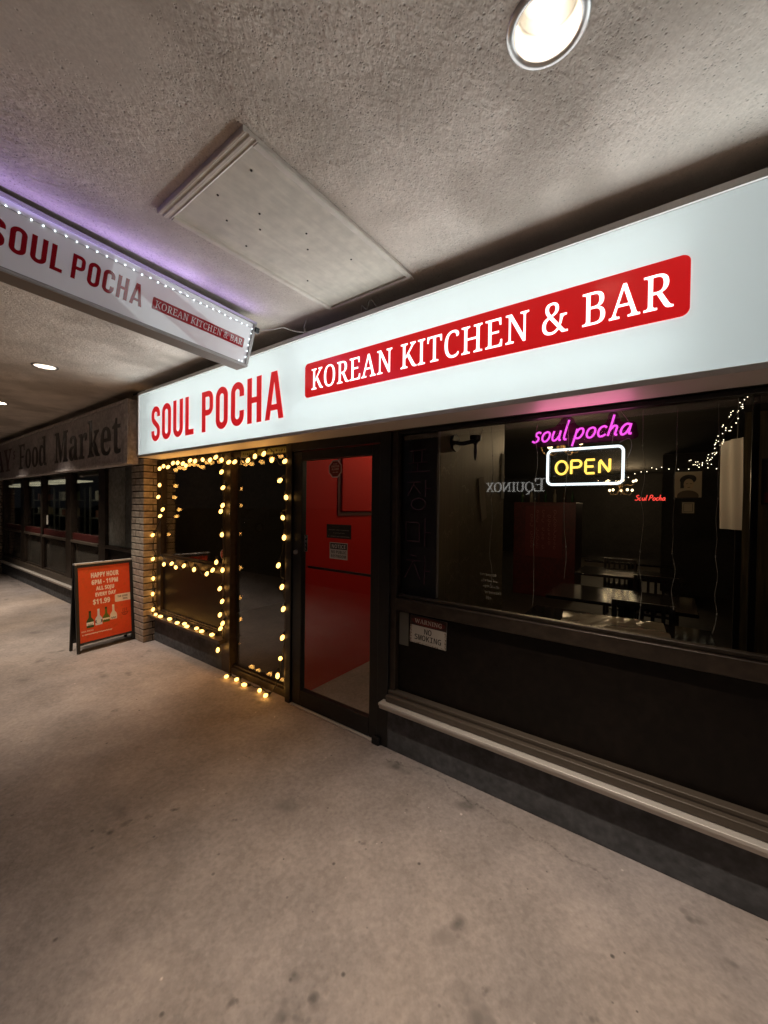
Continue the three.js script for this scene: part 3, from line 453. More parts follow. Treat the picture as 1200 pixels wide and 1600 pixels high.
// ---------- sandwich board ----------
{
  const t = thing('sandwich_board', 'black sandwich board with orange happy hour poster by the brick pillar', 'sign', [-4.965, 0, 0.375], R(90 + 6));
  // local x along the width (left to right seen from the front), z towards the reader
  const Wd = 0.56, Hh = 0.9, lean = R(4.6);
  const half = (z0, dir) => { const g = new THREE.Group(); g.position.set(0, Hh, 0); g.rotation.x = dir * -lean; return g; };
  const fm = std({ color: lin(0.015, 0.014, 0.014), roughness: 0.45 });
  const add = (name, geo, mat, dir, data) => { const o = mesh(name, geo, mat, t, data); const q = half(0, dir); o.position.copy(q.position); o.rotation.copy(q.rotation); return o; };
  for (const dir of [1, -1]) {
    const z = dir > 0 ? [0.002, 0.022] : [-0.022, -0.002];
    add('leg', bx(-Wd / 2, -Wd / 2 + 0.028, -Hh, 0.0, ...z, 0.003), fm, dir);
    add('leg', bx(Wd / 2 - 0.028, Wd / 2, -Hh, 0.0, ...z, 0.003), fm, dir);
    add('top_rail', bx(-Wd / 2 + 0.0285, Wd / 2 - 0.0285, -0.026, 0, ...z, 0.003), dir > 0 ? fm : fm, dir);
    add('bottom_rail', bx(-Wd / 2 + 0.0285, Wd / 2 - 0.0285, -Hh + 0.075, -Hh + 0.098, ...z, 0.003), fm, dir);
    add('backing_board', bx(-Wd / 2 + 0.0285, Wd / 2 - 0.0285, -Hh + 0.0985, -0.0265, dir > 0 ? 0.006 : -0.014, dir > 0 ? 0.014 : -0.006), fm, dir);
  }
  mesh('top_cap', bx(-Wd / 2, Wd / 2, Hh + 0.001, Hh + 0.02, -0.02, 0.024, 0.004), std({ color: lin(0.55, 0.52, 0.5), roughness: 0.3, metalness: 0.4 }), t, { label: 'shiny metal cap strip' });
  for (const x of [-0.005, 0.08]) mesh('hinge', bx(x - 0.006, x + 0.006, Hh + 0.0205, Hh + 0.034, -0.012, 0.016, 0.002), M.blackMetal, t);
  add('lower_strip', bx(-Wd / 2 + 0.06, Wd / 2 - 0.1, -Hh + 0.0775, -Hh + 0.0835, 0.0225, 0.026), M.aluminium, 1);
  const tex = canvasTex(900, 1400, (c, w, h) => {
    c.fillStyle = '#dc4a22'; c.fillRect(0, 0, w, h);
    const sv = seed; seed = 77; for (let i = 0; i < 900; i++) { c.fillStyle = `rgba(${rnd() < 0.5 ? 255 : 90},${60 + rnd() * 40 | 0},30,0.05)`; c.beginPath(); c.arc(rnd() * w, rnd() * h, 4 + rnd() * 26, 0, 7); c.fill(); } seed = sv;
    c.fillStyle = '#f3e2d0'; c.strokeStyle = '#f3e2d0'; c.lineWidth = 5; c.textAlign = 'center'; c.lineJoin = 'round';
    const line = (s, x, y, px, wd) => { c.font = `bold ${px}px sans-serif`; c.save(); c.translate(x, y); const k = wd / c.measureText(s).width; c.scale(k, 1); c.fillText(s, 0, 0); c.strokeText(s, 0, 0); c.restore(); };
    line('HAPPY HOUR', 450, 215, 128, 490); line('6PM - 11PM', 450, 350, 122, 470); line('ALL SOJU', 450, 465, 100, 320); line('EVERY DAY', 450, 582, 96, 365); line('$11.99', 375, 730, 134, 300);
    c.fillStyle = '#e9d6c2'; c.beginPath(); c.roundRect(610, 605, 300, 150, 22); c.fill(); c.fillStyle = '#20150f'; c.textAlign = 'right'; c.font = 'bold 50px sans-serif'; c.fillText('THE GOOD', 850, 672, 190); c.fillText('DEAL', 850, 726, 96); c.textAlign = 'center';
    const bottle = (x, top, bot, glass, neck, lab) => { c.fillStyle = glass; c.beginPath(); c.moveTo(x - 19, top); c.lineTo(x + 19, top); c.lineTo(x + 20, top + 90); c.bezierCurveTo(x + 24, top + 130, x + 62, top + 135, x + 62, top + 190); c.lineTo(x + 60, bot); c.lineTo(x - 60, bot); c.lineTo(x - 62, top + 190); c.bezierCurveTo(x - 62, top + 135, x - 24, top + 130, x - 20, top + 90); c.fill(); c.fillStyle = neck; c.fillRect(x - 19, top - 22, 38, 34); c.fillStyle = lab; c.fillRect(x - 60, top + 190, 120, bot - top - 235); c.fillStyle = 'rgba(40,36,32,0.75)'; for (let i = 0; i < 5; i++) c.fillRect(x - 40 + i * 17, top + 215 + (i % 2) * 8, 9, 34); };
    bottle(170, 855, 1150, '#2c4a24', '#16240f', '#ece6da'); bottle(315, 845, 1130, '#d9d5da', '#e6e2e4', '#47484a'); c.fillStyle = '#e2dcd8'; c.beginPath(); c.arc(315, 1060, 40, 0, 7); c.fill(); bottle(445, 835, 1105, '#5f6b22', '#2d2a14', '#e8dcc2'); bottle(575, 815, 1080, '#e7d3bd', '#f0e2d2', '#eadcc8');
    c.strokeStyle = '#7c1c10'; c.lineWidth = 9; c.beginPath(); c.arc(785, 985, 56, 0.05, Math.PI - 0.05); c.stroke(); c.beginPath(); c.moveTo(722, 985); c.lineTo(848, 985); c.stroke(); for (const k of [-34, 0, 34]) { c.beginPath(); c.moveTo(785 + k, 965); c.bezierCurveTo(770 + k, 945, 800 + k, 930, 785 + k, 905); c.stroke(); } c.fillStyle = '#7c1c10'; smallPrint(c, 752, 1012, 66, 16); smallPrint(c, 758, 1034, 54, 14);
    c.fillStyle = '#f0dcc8'; c.textAlign = 'left'; c.font = 'bold 38px sans-serif'; c.fillText('SOUL POCHA', 22, 1215, 200); smallPrint(c, 22, 1275, 520, 24);
  });
  const p = add('poster', new THREE.PlaneGeometry(Wd - 0.062, Hh - 0.128).translate(0, -(Hh - 0.128) / 2 - 0.028, 0.0152), print(tex, { roughness: 0.35 }), 1, { label: 'orange happy hour poster with four bottles and a price' });
}
// ---------- warm string lights ----------
{
  const t = thing('string_lights', 'string of warm round bulbs draped round the dark window and side pane', 'string lights', [-3.5, 0, 0]);
  const X = (x) => x + 3.5;
  const runs = [
    [[-4.517, 1.929], [-4.428, 1.951], [-4.33, 1.938], [-4.224, 1.973], [-4.126, 1.971], [-4.02, 1.958], [-3.96, 1.935], [-3.88, 1.981], [-3.784, 1.969], [-3.644, 1.976], [-3.518, 1.964], [-3.421, 1.985], [-3.30, 1.95, 0.02], [-3.212, 1.928], [-3.121, 1.925], [-2.95, 1.93, -0.01], [-2.83, 1.955], [-2.713, 1.969], [-2.608, 1.912], [-2.45, 1.893]],
    [[-4.56, 1.93], [-4.515, 1.749], [-4.545, 1.62], [-4.443, 1.484], [-4.503, 1.412], [-4.685, 1.193, 0.0], [-4.685, 0.924, -0.005], [-4.685, 0.704, -0.01], [-4.685, 0.53, -0.005], [-4.685, 0.354, -0.008], [-4.56, 0.326, 0.02], [-4.442, 0.326, 0.025], [-4.27, 0.326, 0.01], [-4.069, 0.326, 0.03], [-3.98, 0.326, 0.0], [-3.875, 0.326, 0.03], [-3.74, 0.326, 0.005], [-3.62, 0.326, 0.02], [-3.45, 0.326, 0.015]],
    [[-4.5, 0.94], [-4.408, 0.893], [-4.239, 0.917], [-4.151, 0.886], [-3.987, 0.918], [-3.79, 0.90], [-3.56, 0.884], [-3.46, 0.93], [-3.399, 1.01]],
    [[-3.325, 1.844], [-3.30, 1.70], [-3.303, 1.538], [-3.332, 1.483], [-3.31, 1.27], [-3.296, 0.947], [-3.34, 0.771], [-3.30, 0.66], [-3.334, 0.53], [-3.29, 0.459], [-3.324, 0.406], [-3.339, 0.207, 0.02]],
    [[-2.508, 1.744], [-2.418, 1.609, 0.015], [-2.46, 1.45, 0.01], [-2.443, 1.294, 0.01], [-2.516, 1.067], [-2.47, 0.90], [-2.452, 0.728], [-2.46, 0.50], [-2.48, 0.33], [-2.512, 0.182], [-2.591, 0.022, 0.06], [-2.70, 0.022, 0.035], [-2.893, 0.022, 0.05], [-3.03, 0.022, 0.03], [-3.153, 0.022, 0.05]],
  ];
  const glassG = new THREE.LatheGeometry([[0.0005, -0.05], [0.010, -0.0485], [0.018, -0.042], [0.0215, -0.032], [0.0205, -0.021], [0.014, -0.008], [0.011, 0]].map((p) => new THREE.Vector2(...p)), 14);
  const sockG = new THREE.CylinderGeometry(0.012, 0.013, 0.028, 10).translate(0, 0.014, 0);
  const glow = std({ color: lin(0.3, 0.2, 0.1), emissive: lin(1, 0.66, 0.24), emissiveIntensity: 5.5, roughness: 0.3 }), amber = phys({ color: lin(1, 0.80, 0.5), roughness: 0.0, transmission: 1, thickness: 0, ior: 1.45 });
  const filG = new THREE.SphereGeometry(0.0155, 10, 8).scale(1, 1.45, 1).translate(0, -0.028, 0);
  runs.forEach((run, k) => {
    const line = [];
    run.forEach(([x, y, z = 0.005], i) => {
      const onBrick = x < -4.6 && y < 1.25, flat = y < 0.05 || (y > 0.31 && y < 0.34), skip = (k === 1 && i === 0) || (k === 2 && i === 0);
      const b = V(X(x), y, z);
      const tilt = flat ? rr(1.35, 1.55) : rr(-0.9, 0.9), turn = flat ? rr(-0.8, 0.8) : rr(-0.5, 0.5);
      const dir = flat ? V(Math.sin(turn), 0.12, Math.cos(turn)).normalize() : V(Math.sin(tilt) * 0.9, -Math.cos(tilt), 0.35).normalize();
      const base = b.clone().addScaledVector(dir, -0.03); if (flat) base.y = Math.max(base.y, y - 0.002);
      if (!skip) {
        const o = mesh('bulb', glassG, amber, t); mesh('filament', filG, glow, o); o.quaternion.setFromUnitVectors(V(0, -1, 0), dir); o.position.copy(base);
        mesh('socket', sockG, M.cable, o);
        const l = new THREE.PointLight(lin(1, 0.56, 0.20), BULB_I, 0, 2); l.position.copy(base).addScaledVector(dir, 0.028).add(V(-3.5, 0, 0)); l.name = 'string_bulb_light'; l.castShadow = true; scene.add(l);
      }
      line.push(base.clone().addScaledVector(dir, -0.03));
      if (i + 1 < run.length) { const [x2, y2] = run[i + 1]; const far = Math.hypot(x2 - x, y2 - y); if (far > 0.12) line.push(V(X((x + x2) / 2) + rr(-0.015, 0.015), (y + y2) / 2 - (Math.abs(x2 - x) > Math.abs(y2 - y) && y > 0.35 ? 0.03 : 0) + (flat ? 0 : rr(-0.01, 0.01)), flat ? z - 0.015 : onBrick ? z : -0.02)); }
    });
    for (const p of line) { p.y = Math.max(p.y, 0.006); p.z = Math.max(p.z, p.x < X(-4.6) && p.y < 1.3 ? -0.05 : -0.035); if (p.x < X(-4.675)) p.x = X(-4.675); }
    mesh('cable', tube(line, 0.0042, line.length * 8, 6), M.cable, t);
  });
}
// ---------- neon signs in the right window ----------
const STROKE = { // single-line script, unit x-height about 0.5
  s: [0.40, [[[0.36, 0.46], [0.24, 0.52], [0.12, 0.44], [0.16, 0.32], [0.28, 0.22], [0.26, 0.06], [0.12, 0.0], [0.0, 0.06]]]],
  o: [0.46, [[[0.24, 0.5], [0.08, 0.42], [0.03, 0.2], [0.12, 0.02], [0.28, 0.02], [0.38, 0.2], [0.36, 0.42], [0.22, 0.5]]]],
  u: [0.50, [[[0.06, 0.5], [0.03, 0.2], [0.1, 0.02], [0.24, 0.04], [0.36, 0.24], [0.38, 0.5]], [[0.38, 0.5], [0.37, 0.2], [0.40, 0.02], [0.48, 0.02]]]],
  l: [0.24, [[[0.12, 1.0], [0.08, 0.6], [0.06, 0.2], [0.10, 0.02], [0.20, 0.03]]]],
  p: [0.50, [[[0.08, 0.5], [0.06, 0.1], [0.02, -0.36]], [[0.07, 0.30], [0.18, 0.48], [0.34, 0.48], [0.40, 0.28], [0.30, 0.06], [0.16, 0.02], [0.07, 0.1]]]],
  c: [0.40, [[[0.36, 0.42], [0.24, 0.5], [0.08, 0.42], [0.03, 0.2], [0.12, 0.02], [0.26, 0.02], [0.38, 0.1]]]],
  h: [0.48, [[[0.10, 1.0], [0.08, 0.5], [0.04, 0.0]], [[0.06, 0.24], [0.2, 0.46], [0.34, 0.42], [0.34, 0.2], [0.34, 0.04], [0.44, 0.02]]]],
  a: [0.50, [[[0.36, 0.46], [0.2, 0.5], [0.06, 0.36], [0.03, 0.14], [0.12, 0.0], [0.26, 0.08], [0.36, 0.3]], [[0.38, 0.5], [0.37, 0.2], [0.40, 0.04], [0.50, 0.02]]]],
  S: [0.56, [[[0.50, 0.86], [0.34, 0.96], [0.14, 0.86], [0.16, 0.66], [0.38, 0.5], [0.46, 0.28], [0.34, 0.04], [0.12, 0.02], [0.0, 0.14]]]],
  P: [0.58, [[[0.14, 0.94], [0.10, 0.5], [0.04, 0.0]], [[0.06, 0.84], [0.28, 0.98], [0.50, 0.86], [0.48, 0.6], [0.28, 0.46], [0.10, 0.48]]]],
};
function script(text, size, r, slant, track = 0.06, seg = 26) { // one tube geometry list per letter, width
  let x = 0; const out = [];
  for (const ch of text) { if (ch === ' ') { x += 0.24; continue; } const [w, ls] = STROKE[ch]; out.push(ls.map((l) => tube(l.map(([a, b]) => V((x + a + b * slant) * size, b * size, 0)), r, seg, 7))); x += w + track; }
  return [out, x * size];
}
{
  const t = thing('neon_sign', 'magenta neon script sign hanging above the open sign', 'neon sign', [-0.36, 1.90, -0.12]);
  const mag = std({ color: 0x220011, emissive: lin(1.0, 0.10, 0.85), emissiveIntensity: 1.15 });
  const size = 0.098, [ls, w] = script('soul pocha', size, 0.0052, 0.22, 0.05);
  for (const g of ls) { const o = mesh('neon_letter', g, mag, t); o.position.set(-w / 2 - 0.012, 0, 0.006); o.rotation.z = R(0.5); }
  // dark acrylic backing that follows the words
  const s = new THREE.Shape(), B = [[-0.235, -0.022], [-0.225, 0.045], [-0.16, 0.068], [-0.125, 0.075], [-0.085, 0.118], [-0.045, 0.112], [-0.02, 0.068], [0.03, 0.062], [0.10, 0.066], [0.118, 0.112], [0.152, 0.108], [0.172, 0.064], [0.222, 0.06], [0.232, 0.02], [0.222, -0.018], [0.06, -0.024], [-0.012, -0.026], [-0.03, -0.054], [-0.058, -0.052], [-0.062, -0.024], [-0.15, -0.028]];
  s.setFromPoints(new THREE.SplineCurve([...B, B[0]].map((p) => new THREE.Vector2(...p))).getPoints(90));
  mesh('backing', new THREE.ExtrudeGeometry(s, { depth: 0.004, bevelEnabled: false }), phys({ color: lin(0.05, 0.01, 0.03), roughness: 0.15 }), t).position.z = -0.004;
  mesh('hanging_wire', [pathTube([V(0.11, 0.09, -0.002), V(0.15, 0.14, -0.002)], 0.0012, 5), pathTube([V(0.20, 0.06, -0.002), V(0.15, 0.14, -0.002)], 0.0012, 5)], M.aluminium, t);
  const a = new THREE.RectAreaLight(lin(1, 0.20, 0.42), NEON_I, 0.42, 0.08); a.position.set(-0.36, 1.925, -0.108); a.lookAt(-0.36, 2.3, 0.3); a.name = 'magenta_neon_light'; scene.add(a);
}
{
  const t = thing('open_sign', 'neon open sign with yellow letters inside a white rounded border', 'neon sign', [-0.348, 1.762, -0.105]);
  const white = std({ color: 0x111111, emissive: lin(0.86, 0.96, 1.0), emissiveIntensity: 1.7 }), yel = std({ color: 0x221100, emissive: lin(1.0, 0.64, 0.10), emissiveIntensity: 1.9 });
  const hw = 0.168, hh = 0.088, q = 0.024, loop = [];
  for (const [cx, cy, a] of [[hw - q, hh - q, 0], [-hw + q, hh - q, PI / 2], [-hw + q, -hh + q, PI], [hw - q, -hh + q, PI * 1.5]]) for (let k = 0; k <= 6; k++) { const b = a + k / 6 * PI / 2; loop.push(V(cx + q * Math.cos(b), cy + q * Math.sin(b), 0)); }
  const closed = new THREE.CurvePath(); loop.forEach((p, i) => closed.add(new THREE.LineCurve3(p, loop[(i + 1) % loop.length])));
  mesh('border_tube', new THREE.TubeGeometry(closed, 160, 0.0062, 8, true), white, t);
  mesh('backing', new THREE.ExtrudeGeometry(ringShape(0.372, 0.212, 0.032), { depth: 0.004, bevelEnabled: false }), phys({ color: lin(0.92, 0.90, 0.86), roughness: 0.0, transmission: 1, thickness: 0 }), t).position.set(-0.186, -0.106, -0.016);
  const L = { O: [[...arc(0.5, 0, 0.5, PI / 2, PI * 2.5, 24)].map(([a, b]) => [a * 0.82, (b + 0.5) * 1.0])], P: [[[0, 0], [0, 1]], [[0, 1], [0.42, 1], ...arc(0.42, 0.74, 0.26, PI / 2, -PI / 2, 10), [0, 0.48]]], E: [[[0.6, 1], [0, 1], [0, 0], [0.6, 0]], [[0, 0.5], [0.52, 0.5]]], N: [[[0, 0], [0, 1], [0.66, 0], [0.66, 1]]] };
  const hgt = 0.066; let x = -0.128;
  for (const [ch, w] of [['O', 0.98], ['P', 0.86], ['E', 0.80], ['N', 0.66]]) { const o = mesh('neon_letter', L[ch].map((l) => pathTube(l.map(([a, b]) => V(a * hgt, b * hgt, 0)), 0.0056, 8)), yel, t); o.position.set(x, -0.036, 0); x += (w + 0.12) * hgt; }
  mesh('hanging_wire', [tube([V(0.15, 0.106, -0.012), V(0.19, 0.12, -0.01), V(0.2, 0.08, -0.01), V(0.185, 0.03, -0.012)], 0.0016, 20, 5), tube([V(0.12, 0.106, -0.012), V(0.125, 0.16, -0.012), V(0.13, 0.24, -0.012)], 0.0012, 12, 5)], M.aluminium, t);
  const a = new THREE.RectAreaLight(lin(1, 0.85, 0.62), OPEN_I, 0.33, 0.17); a.position.set(-0.348, 1.762, -0.098); a.lookAt(-0.348, 1.762, 4); a.name = 'open_sign_light'; scene.add(a);
  const b = new THREE.RectAreaLight(lin(1, 0.85, 0.62), OPEN_I, 0.33, 0.17); b.position.set(-0.348, 1.762, -0.125); b.lookAt(-0.348, 1.762, -4); b.name = 'open_sign_back_light'; scene.add(b);
}
{ // unlit upright neon of four Korean syllables on a black board
  const t = thing('korean_neon_board', 'unlit upright neon of four Korean syllables on black board', 'neon sign', [-1.272, 1.0, -0.085]);
  mesh('board', bx(-0.165, 0.12, -0.02, 1.03, -0.012, 0, 0.003), std({ color: lin(0.012, 0.010, 0.012), roughness: 0.5 }), t);
  const m = std({ color: lin(0.10, 0.055, 0.075), roughness: 0.25 });
  const circ = (cx, cy, rx, ry) => arc(0, 0, 1, 0, 2 * PI, 18).map(([a, b]) => [cx + a * rx, cy + b * ry]);
  const syl = [
    [[[-0.3, 0.75], [0.3, 0.75]], [[-0.15, 0.75], [-0.15, 0.35]], [[0.15, 0.75], [0.15, 0.35]], [[-0.35, 0.33], [0.35, 0.33]], [[0, 0.33], [0, 0.05]], [[-0.45, 0.03], [0.45, 0.03]]],
    [[[-0.35, 0.95], [0.12, 0.95]], [[-0.1, 0.95], [-0.35, 0.5]], [[-0.12, 0.85], [0.12, 0.55]], [[0.3, 1.0], [0.3, 0.45]], [[0.3, 0.72], [0.48, 0.72]], circ(0.05, 0.2, 0.26, 0.2)],
    [[[-0.4, 0.85], [0.1, 0.85], [0.1, 0.2], [-0.4, 0.2], [-0.4, 0.85]], [[0.3, 1.0], [0.3, 0.05]], [[0.3, 0.52], [0.5, 0.52]]],
    [[[-0.2, 1.0], [0.0, 0.97]], [[-0.38, 0.82], [0.15, 0.82]], [[-0.1, 0.82], [-0.42, 0.2]], [[-0.08, 0.7], [0.15, 0.2]], [[0.3, 1.0], [0.3, 0.05]], [[0.3, 0.5], [0.5, 0.5]]],
  ];
  syl.forEach((ls, k) => { const o = mesh('neon_letter', ls.map((l) => pathTube(l.map(([a, b]) => V(a * 0.2, b * 0.185, 0)), 0.0042, 6)), m, t); o.position.set(-0.012, 0.765 - k * 0.235, 0.012); });
}
// ---------- inside the restaurant ----------
M.roomFloor = std({ color: lin(0.07, 0.055, 0.042), roughness: 0.6, map: M.tint });
structure('lobby_floor', bx(-2.46, -1.2, -0.15, -0.001, -2.0, -0.121), M.floor);
structure('interior_floor', [bx(-4.98, -2.461, -0.15, -0.001, -12, -0.121), bx(-2.46, -1.2, -0.15, -0.001, -12, -2.001), bx(-1.199, 2.7, -0.15, -0.001, -12, -0.121)], M.roomFloor);
structure('interior_ceiling', bx(-4.98, 2.7, 2.62, 2.7, -12, -0.161), M.darkWall);
structure('back_wall', bx(-4.98, 2.7, 0, 2.62, -12.1, -12), M.darkWall);
structure('side_wall', bx(2.7, 2.8, 0, 2.99, -12.1, 0.0), M.darkWall);
structure('dividing_wall', bx(-5.08, -4.985, 0, 2.99, -12.1, -0.08), M.darkWall);
structure('roof_deck', bx(-32, 6.2, 3.0, 3.25, -12.2, -8.501), M.wall);
single('picture_wall', bx(-0.12, 2.69, 0, 2.61, -7.3, -7.2), M.darkWall, 'dark inner wall carrying the portrait and fairy light row', 'wall');
{
  const t = thing('red_wall', 'glossy red panelled wall seen through the entrance door', 'wall', [-2.43, 0, -0.9]);
  mesh('wall_board', bx(-0.03, 0.026, 0.0, 2.60, -0.9, 0.79), M.red, t);
  mesh('raised_panel', bx(0.0265, 0.05, 1.50, 2.35, -0.75, 0.305, 0.006), M.red, t);
  mesh('groove_strip', [bx(0.0265, 0.034, 1.46, 2.4, 0.308, 0.345), bx(0.0265, 0.034, 1.46, 1.497, -0.75, 0.3075)], M.redDark, t);
}
{ // the lamp that lights the lobby floor and the red wall
  const t = thing('lobby_lamp', 'small dome ceiling lamp inside the entrance lobby', 'ceiling light', [-1.8, 2.62, -1.05]);
  mesh('base', cyl(0.11, 0.11, 0.02, 24).translate(0, -0.0105, 0), M.aluminium, t);
  mesh('dome', new THREE.SphereGeometry(0.1, 20, 10, 0, PI * 2, PI / 2, PI / 2).scale(1, 0.6, 1).translate(0, -0.021, 0), std({ color: 0x332211, emissive: lin(1, 0.76, 0.46), emissiveIntensity: 1.5, side: THREE.DoubleSide }), t);
  const l = new THREE.PointLight(lin(1, 0.74, 0.46), LOBBY_I, 0, 2); l.position.set(-1.8, 2.565, -1.05); l.castShadow = true; l.name = 'lobby_lamp_light'; scene.add(l);
}
{
  const t = thing('wood_partition', 'olive wooden partition with scratched writing behind the window', 'partition', [-1.175, 0, -0.7]);
  const sv = seed; seed = 42;
  const tex = canvasTex(1024, 2048, (c, w, h) => {
    c.fillStyle = '#6b5f42'; c.fillRect(0, 0, w, h);
    for (let i = 0; i < 1400; i++) { c.fillStyle = `rgba(${rnd() < 0.5 ? '30,24,14' : '150,134,96'},0.06)`; c.fillRect(rnd() * w, rnd() * h, 2 + rnd() * 5, 100 + rnd() * 700); }
    c.lineCap = 'round'; // dense marker scribbles low down
    for (let i = 0; i < 620; i++) { let x = rnd() * w, y = h * (0.30 + 0.55 * rnd()); if (rnd() > (y / h - 0.15) * 1.6) continue; c.strokeStyle = `rgba(${rnd() < 0.2 ? '170,120,100' : '190,182,160'},${0.10 + rnd() * 0.35})`; c.lineWidth = 1.5 + rnd() * 3; c.beginPath(); c.moveTo(x, y); const n = 3 + rnd() * 6 | 0; for (let k = 0; k < n; k++) { x += 8 + rnd() * 16; y += (rnd() - 0.5) * 46; c.quadraticCurveTo(x - 8, y + (rnd() - 0.5) * 40, x, y); } c.stroke(); }
  });
  seed = sv;
  mesh('panel', bx(-0.022, 0.022, 0, 2.6, -0.58, 0.574), M.olive, t);
  const f = mesh('written_face', new THREE.PlaneGeometry(1.15, 2.6), print(tex, { roughness: 0.55, bumpMap: M.woodBump, bumpScale: 0.001 }), t, { label: 'scratched olive face covered in pale scribbles' }); f.rotation.y = PI / 2; f.position.set(0.0235, 1.3, -0.003);
  mesh('end_trim', bx(-0.018, 0.024, 0.99, 2.02, 0.5745, 0.595, 0.003), std({ color: lin(0.26, 0.24, 0.21), roughness: 0.6 }), t);
}
{ // wall sconce
  const t = thing('wall_sconce', 'black iron wall sconce with unlit clear glass on the partition', 'wall lamp', [-1.15, 1.97, -0.30]);
  mesh('back_plate', new THREE.CylinderGeometry(0.055, 0.06, 0.02, 8).rotateZ(PI / 2).translate(0.012, 0, 0), M.blackMetal, t);
  mesh('arm', tube([V(0.02, 0, 0), V(0.06, -0.005, -0.02), V(0.10, 0.01, -0.06), V(0.11, 0.02, -0.09)], 0.014, 16, 8), M.blackMetal, t);
  mesh('cup', new THREE.LatheGeometry([[0.002, -0.14], [0.008, -0.12], [0.012, -0.08], [0.01, -0.04], [0.016, -0.02], [0.036, -0.01], [0.038, 0.022], [0.03, 0.024]].map((p) => new THREE.Vector2(...p)), 16).translate(0.11, 0.03, -0.10), M.blackMetal, t);
  mesh('glass_shade', new THREE.LatheGeometry([[0.028, 0.0], [0.05, 0.04], [0.055, 0.08], [0.048, 0.12]].map((p) => new THREE.Vector2(...p)), 20).translate(0.11, 0.052, -0.10), M.glass, t);
}
{
  const a = single('paper_notice', new RoundedBoxGeometry(0.004, 0.33, 0.10, 1, 0.001), std({ color: lin(0.30, 0.25, 0.17), roughness: 0.9 }), 'tan paper notice hung askew on the olive partition', 'notice'); a.position.set(-1.146, 1.62, -0.80); a.rotation.x = R(14);
  const b = single('paper_notice', bx(-0.001, 0.001, -0.19, 0.19, -0.035, 0.035), std({ color: lin(0.34, 0.31, 0.25), roughness: 0.9 }), 'long narrow pale notice at the partition corner', 'notice'); b.position.set(-1.145, 1.82, -1.235);
}
{ // red counter unit with bottles
  const t = thing('red_cabinet', 'tall dark red cabinet with pale writing at the back', 'cabinet', [-1.79, 0, -5.5]);
  const sv = seed; seed = 8; const tex = canvasTex(512, 512, (c) => { c.fillStyle = '#541210'; c.fillRect(0, 0, 512, 512); c.strokeStyle = 'rgba(190,150,140,0.5)'; c.lineWidth = 4; for (let j = 0; j < 5; j++) for (let i = 0; i < 9; i++) { if (rnd() < 0.2) continue; c.beginPath(); c.ellipse(90 + j * 80 + rnd() * 10, 60 + i * 44, 12 + rnd() * 10, 10 + rnd() * 8, rnd(), 0, 4 + rnd() * 2.4); c.stroke(); } }); seed = sv;
  mesh('carcass', bx(-0.52, 0.52, 0, 1.66, -0.3, 0.3, 0.008), phys({ color: lin(0.09, 0.008, 0.008), roughness: 0.45, map: M.tint }), t);
  const f = mesh('front_panel', new THREE.PlaneGeometry(0.62, 0.9), print(tex), t); f.position.set(0.0, 1.15, 0.302);
  const bottleG = new THREE.LatheGeometry([[0.0005, 0], [0.034, 0.002], [0.035, 0.15], [0.014, 0.20], [0.013, 0.27], [0.0005, 0.272]].map((p) => new THREE.Vector2(...p)), 12);
  const bn3 = ['dark green', 'pale grey', 'brown'], bm = [[0.02, 0.05, 0.02], [0.18, 0.16, 0.12], [0.05, 0.03, 0.02]].map((c) => phys({ color: lin(...c), roughness: 0.1 }));
  for (let k = 0; k < 7; k++) { const b = single('bottle', bottleG, bm[k % 3], `small ${bn3[k % 3]} bottle standing on top of the red cabinet`, 'bottle', 'bottles on the red cabinet'); b.position.set(-2.2 + k * 0.14 + rr(-0.03, 0.03), 1.6605, -5.36 + rr(-0.08, 0.08)); b.scale.setScalar(rr(0.7, 1)); }
}
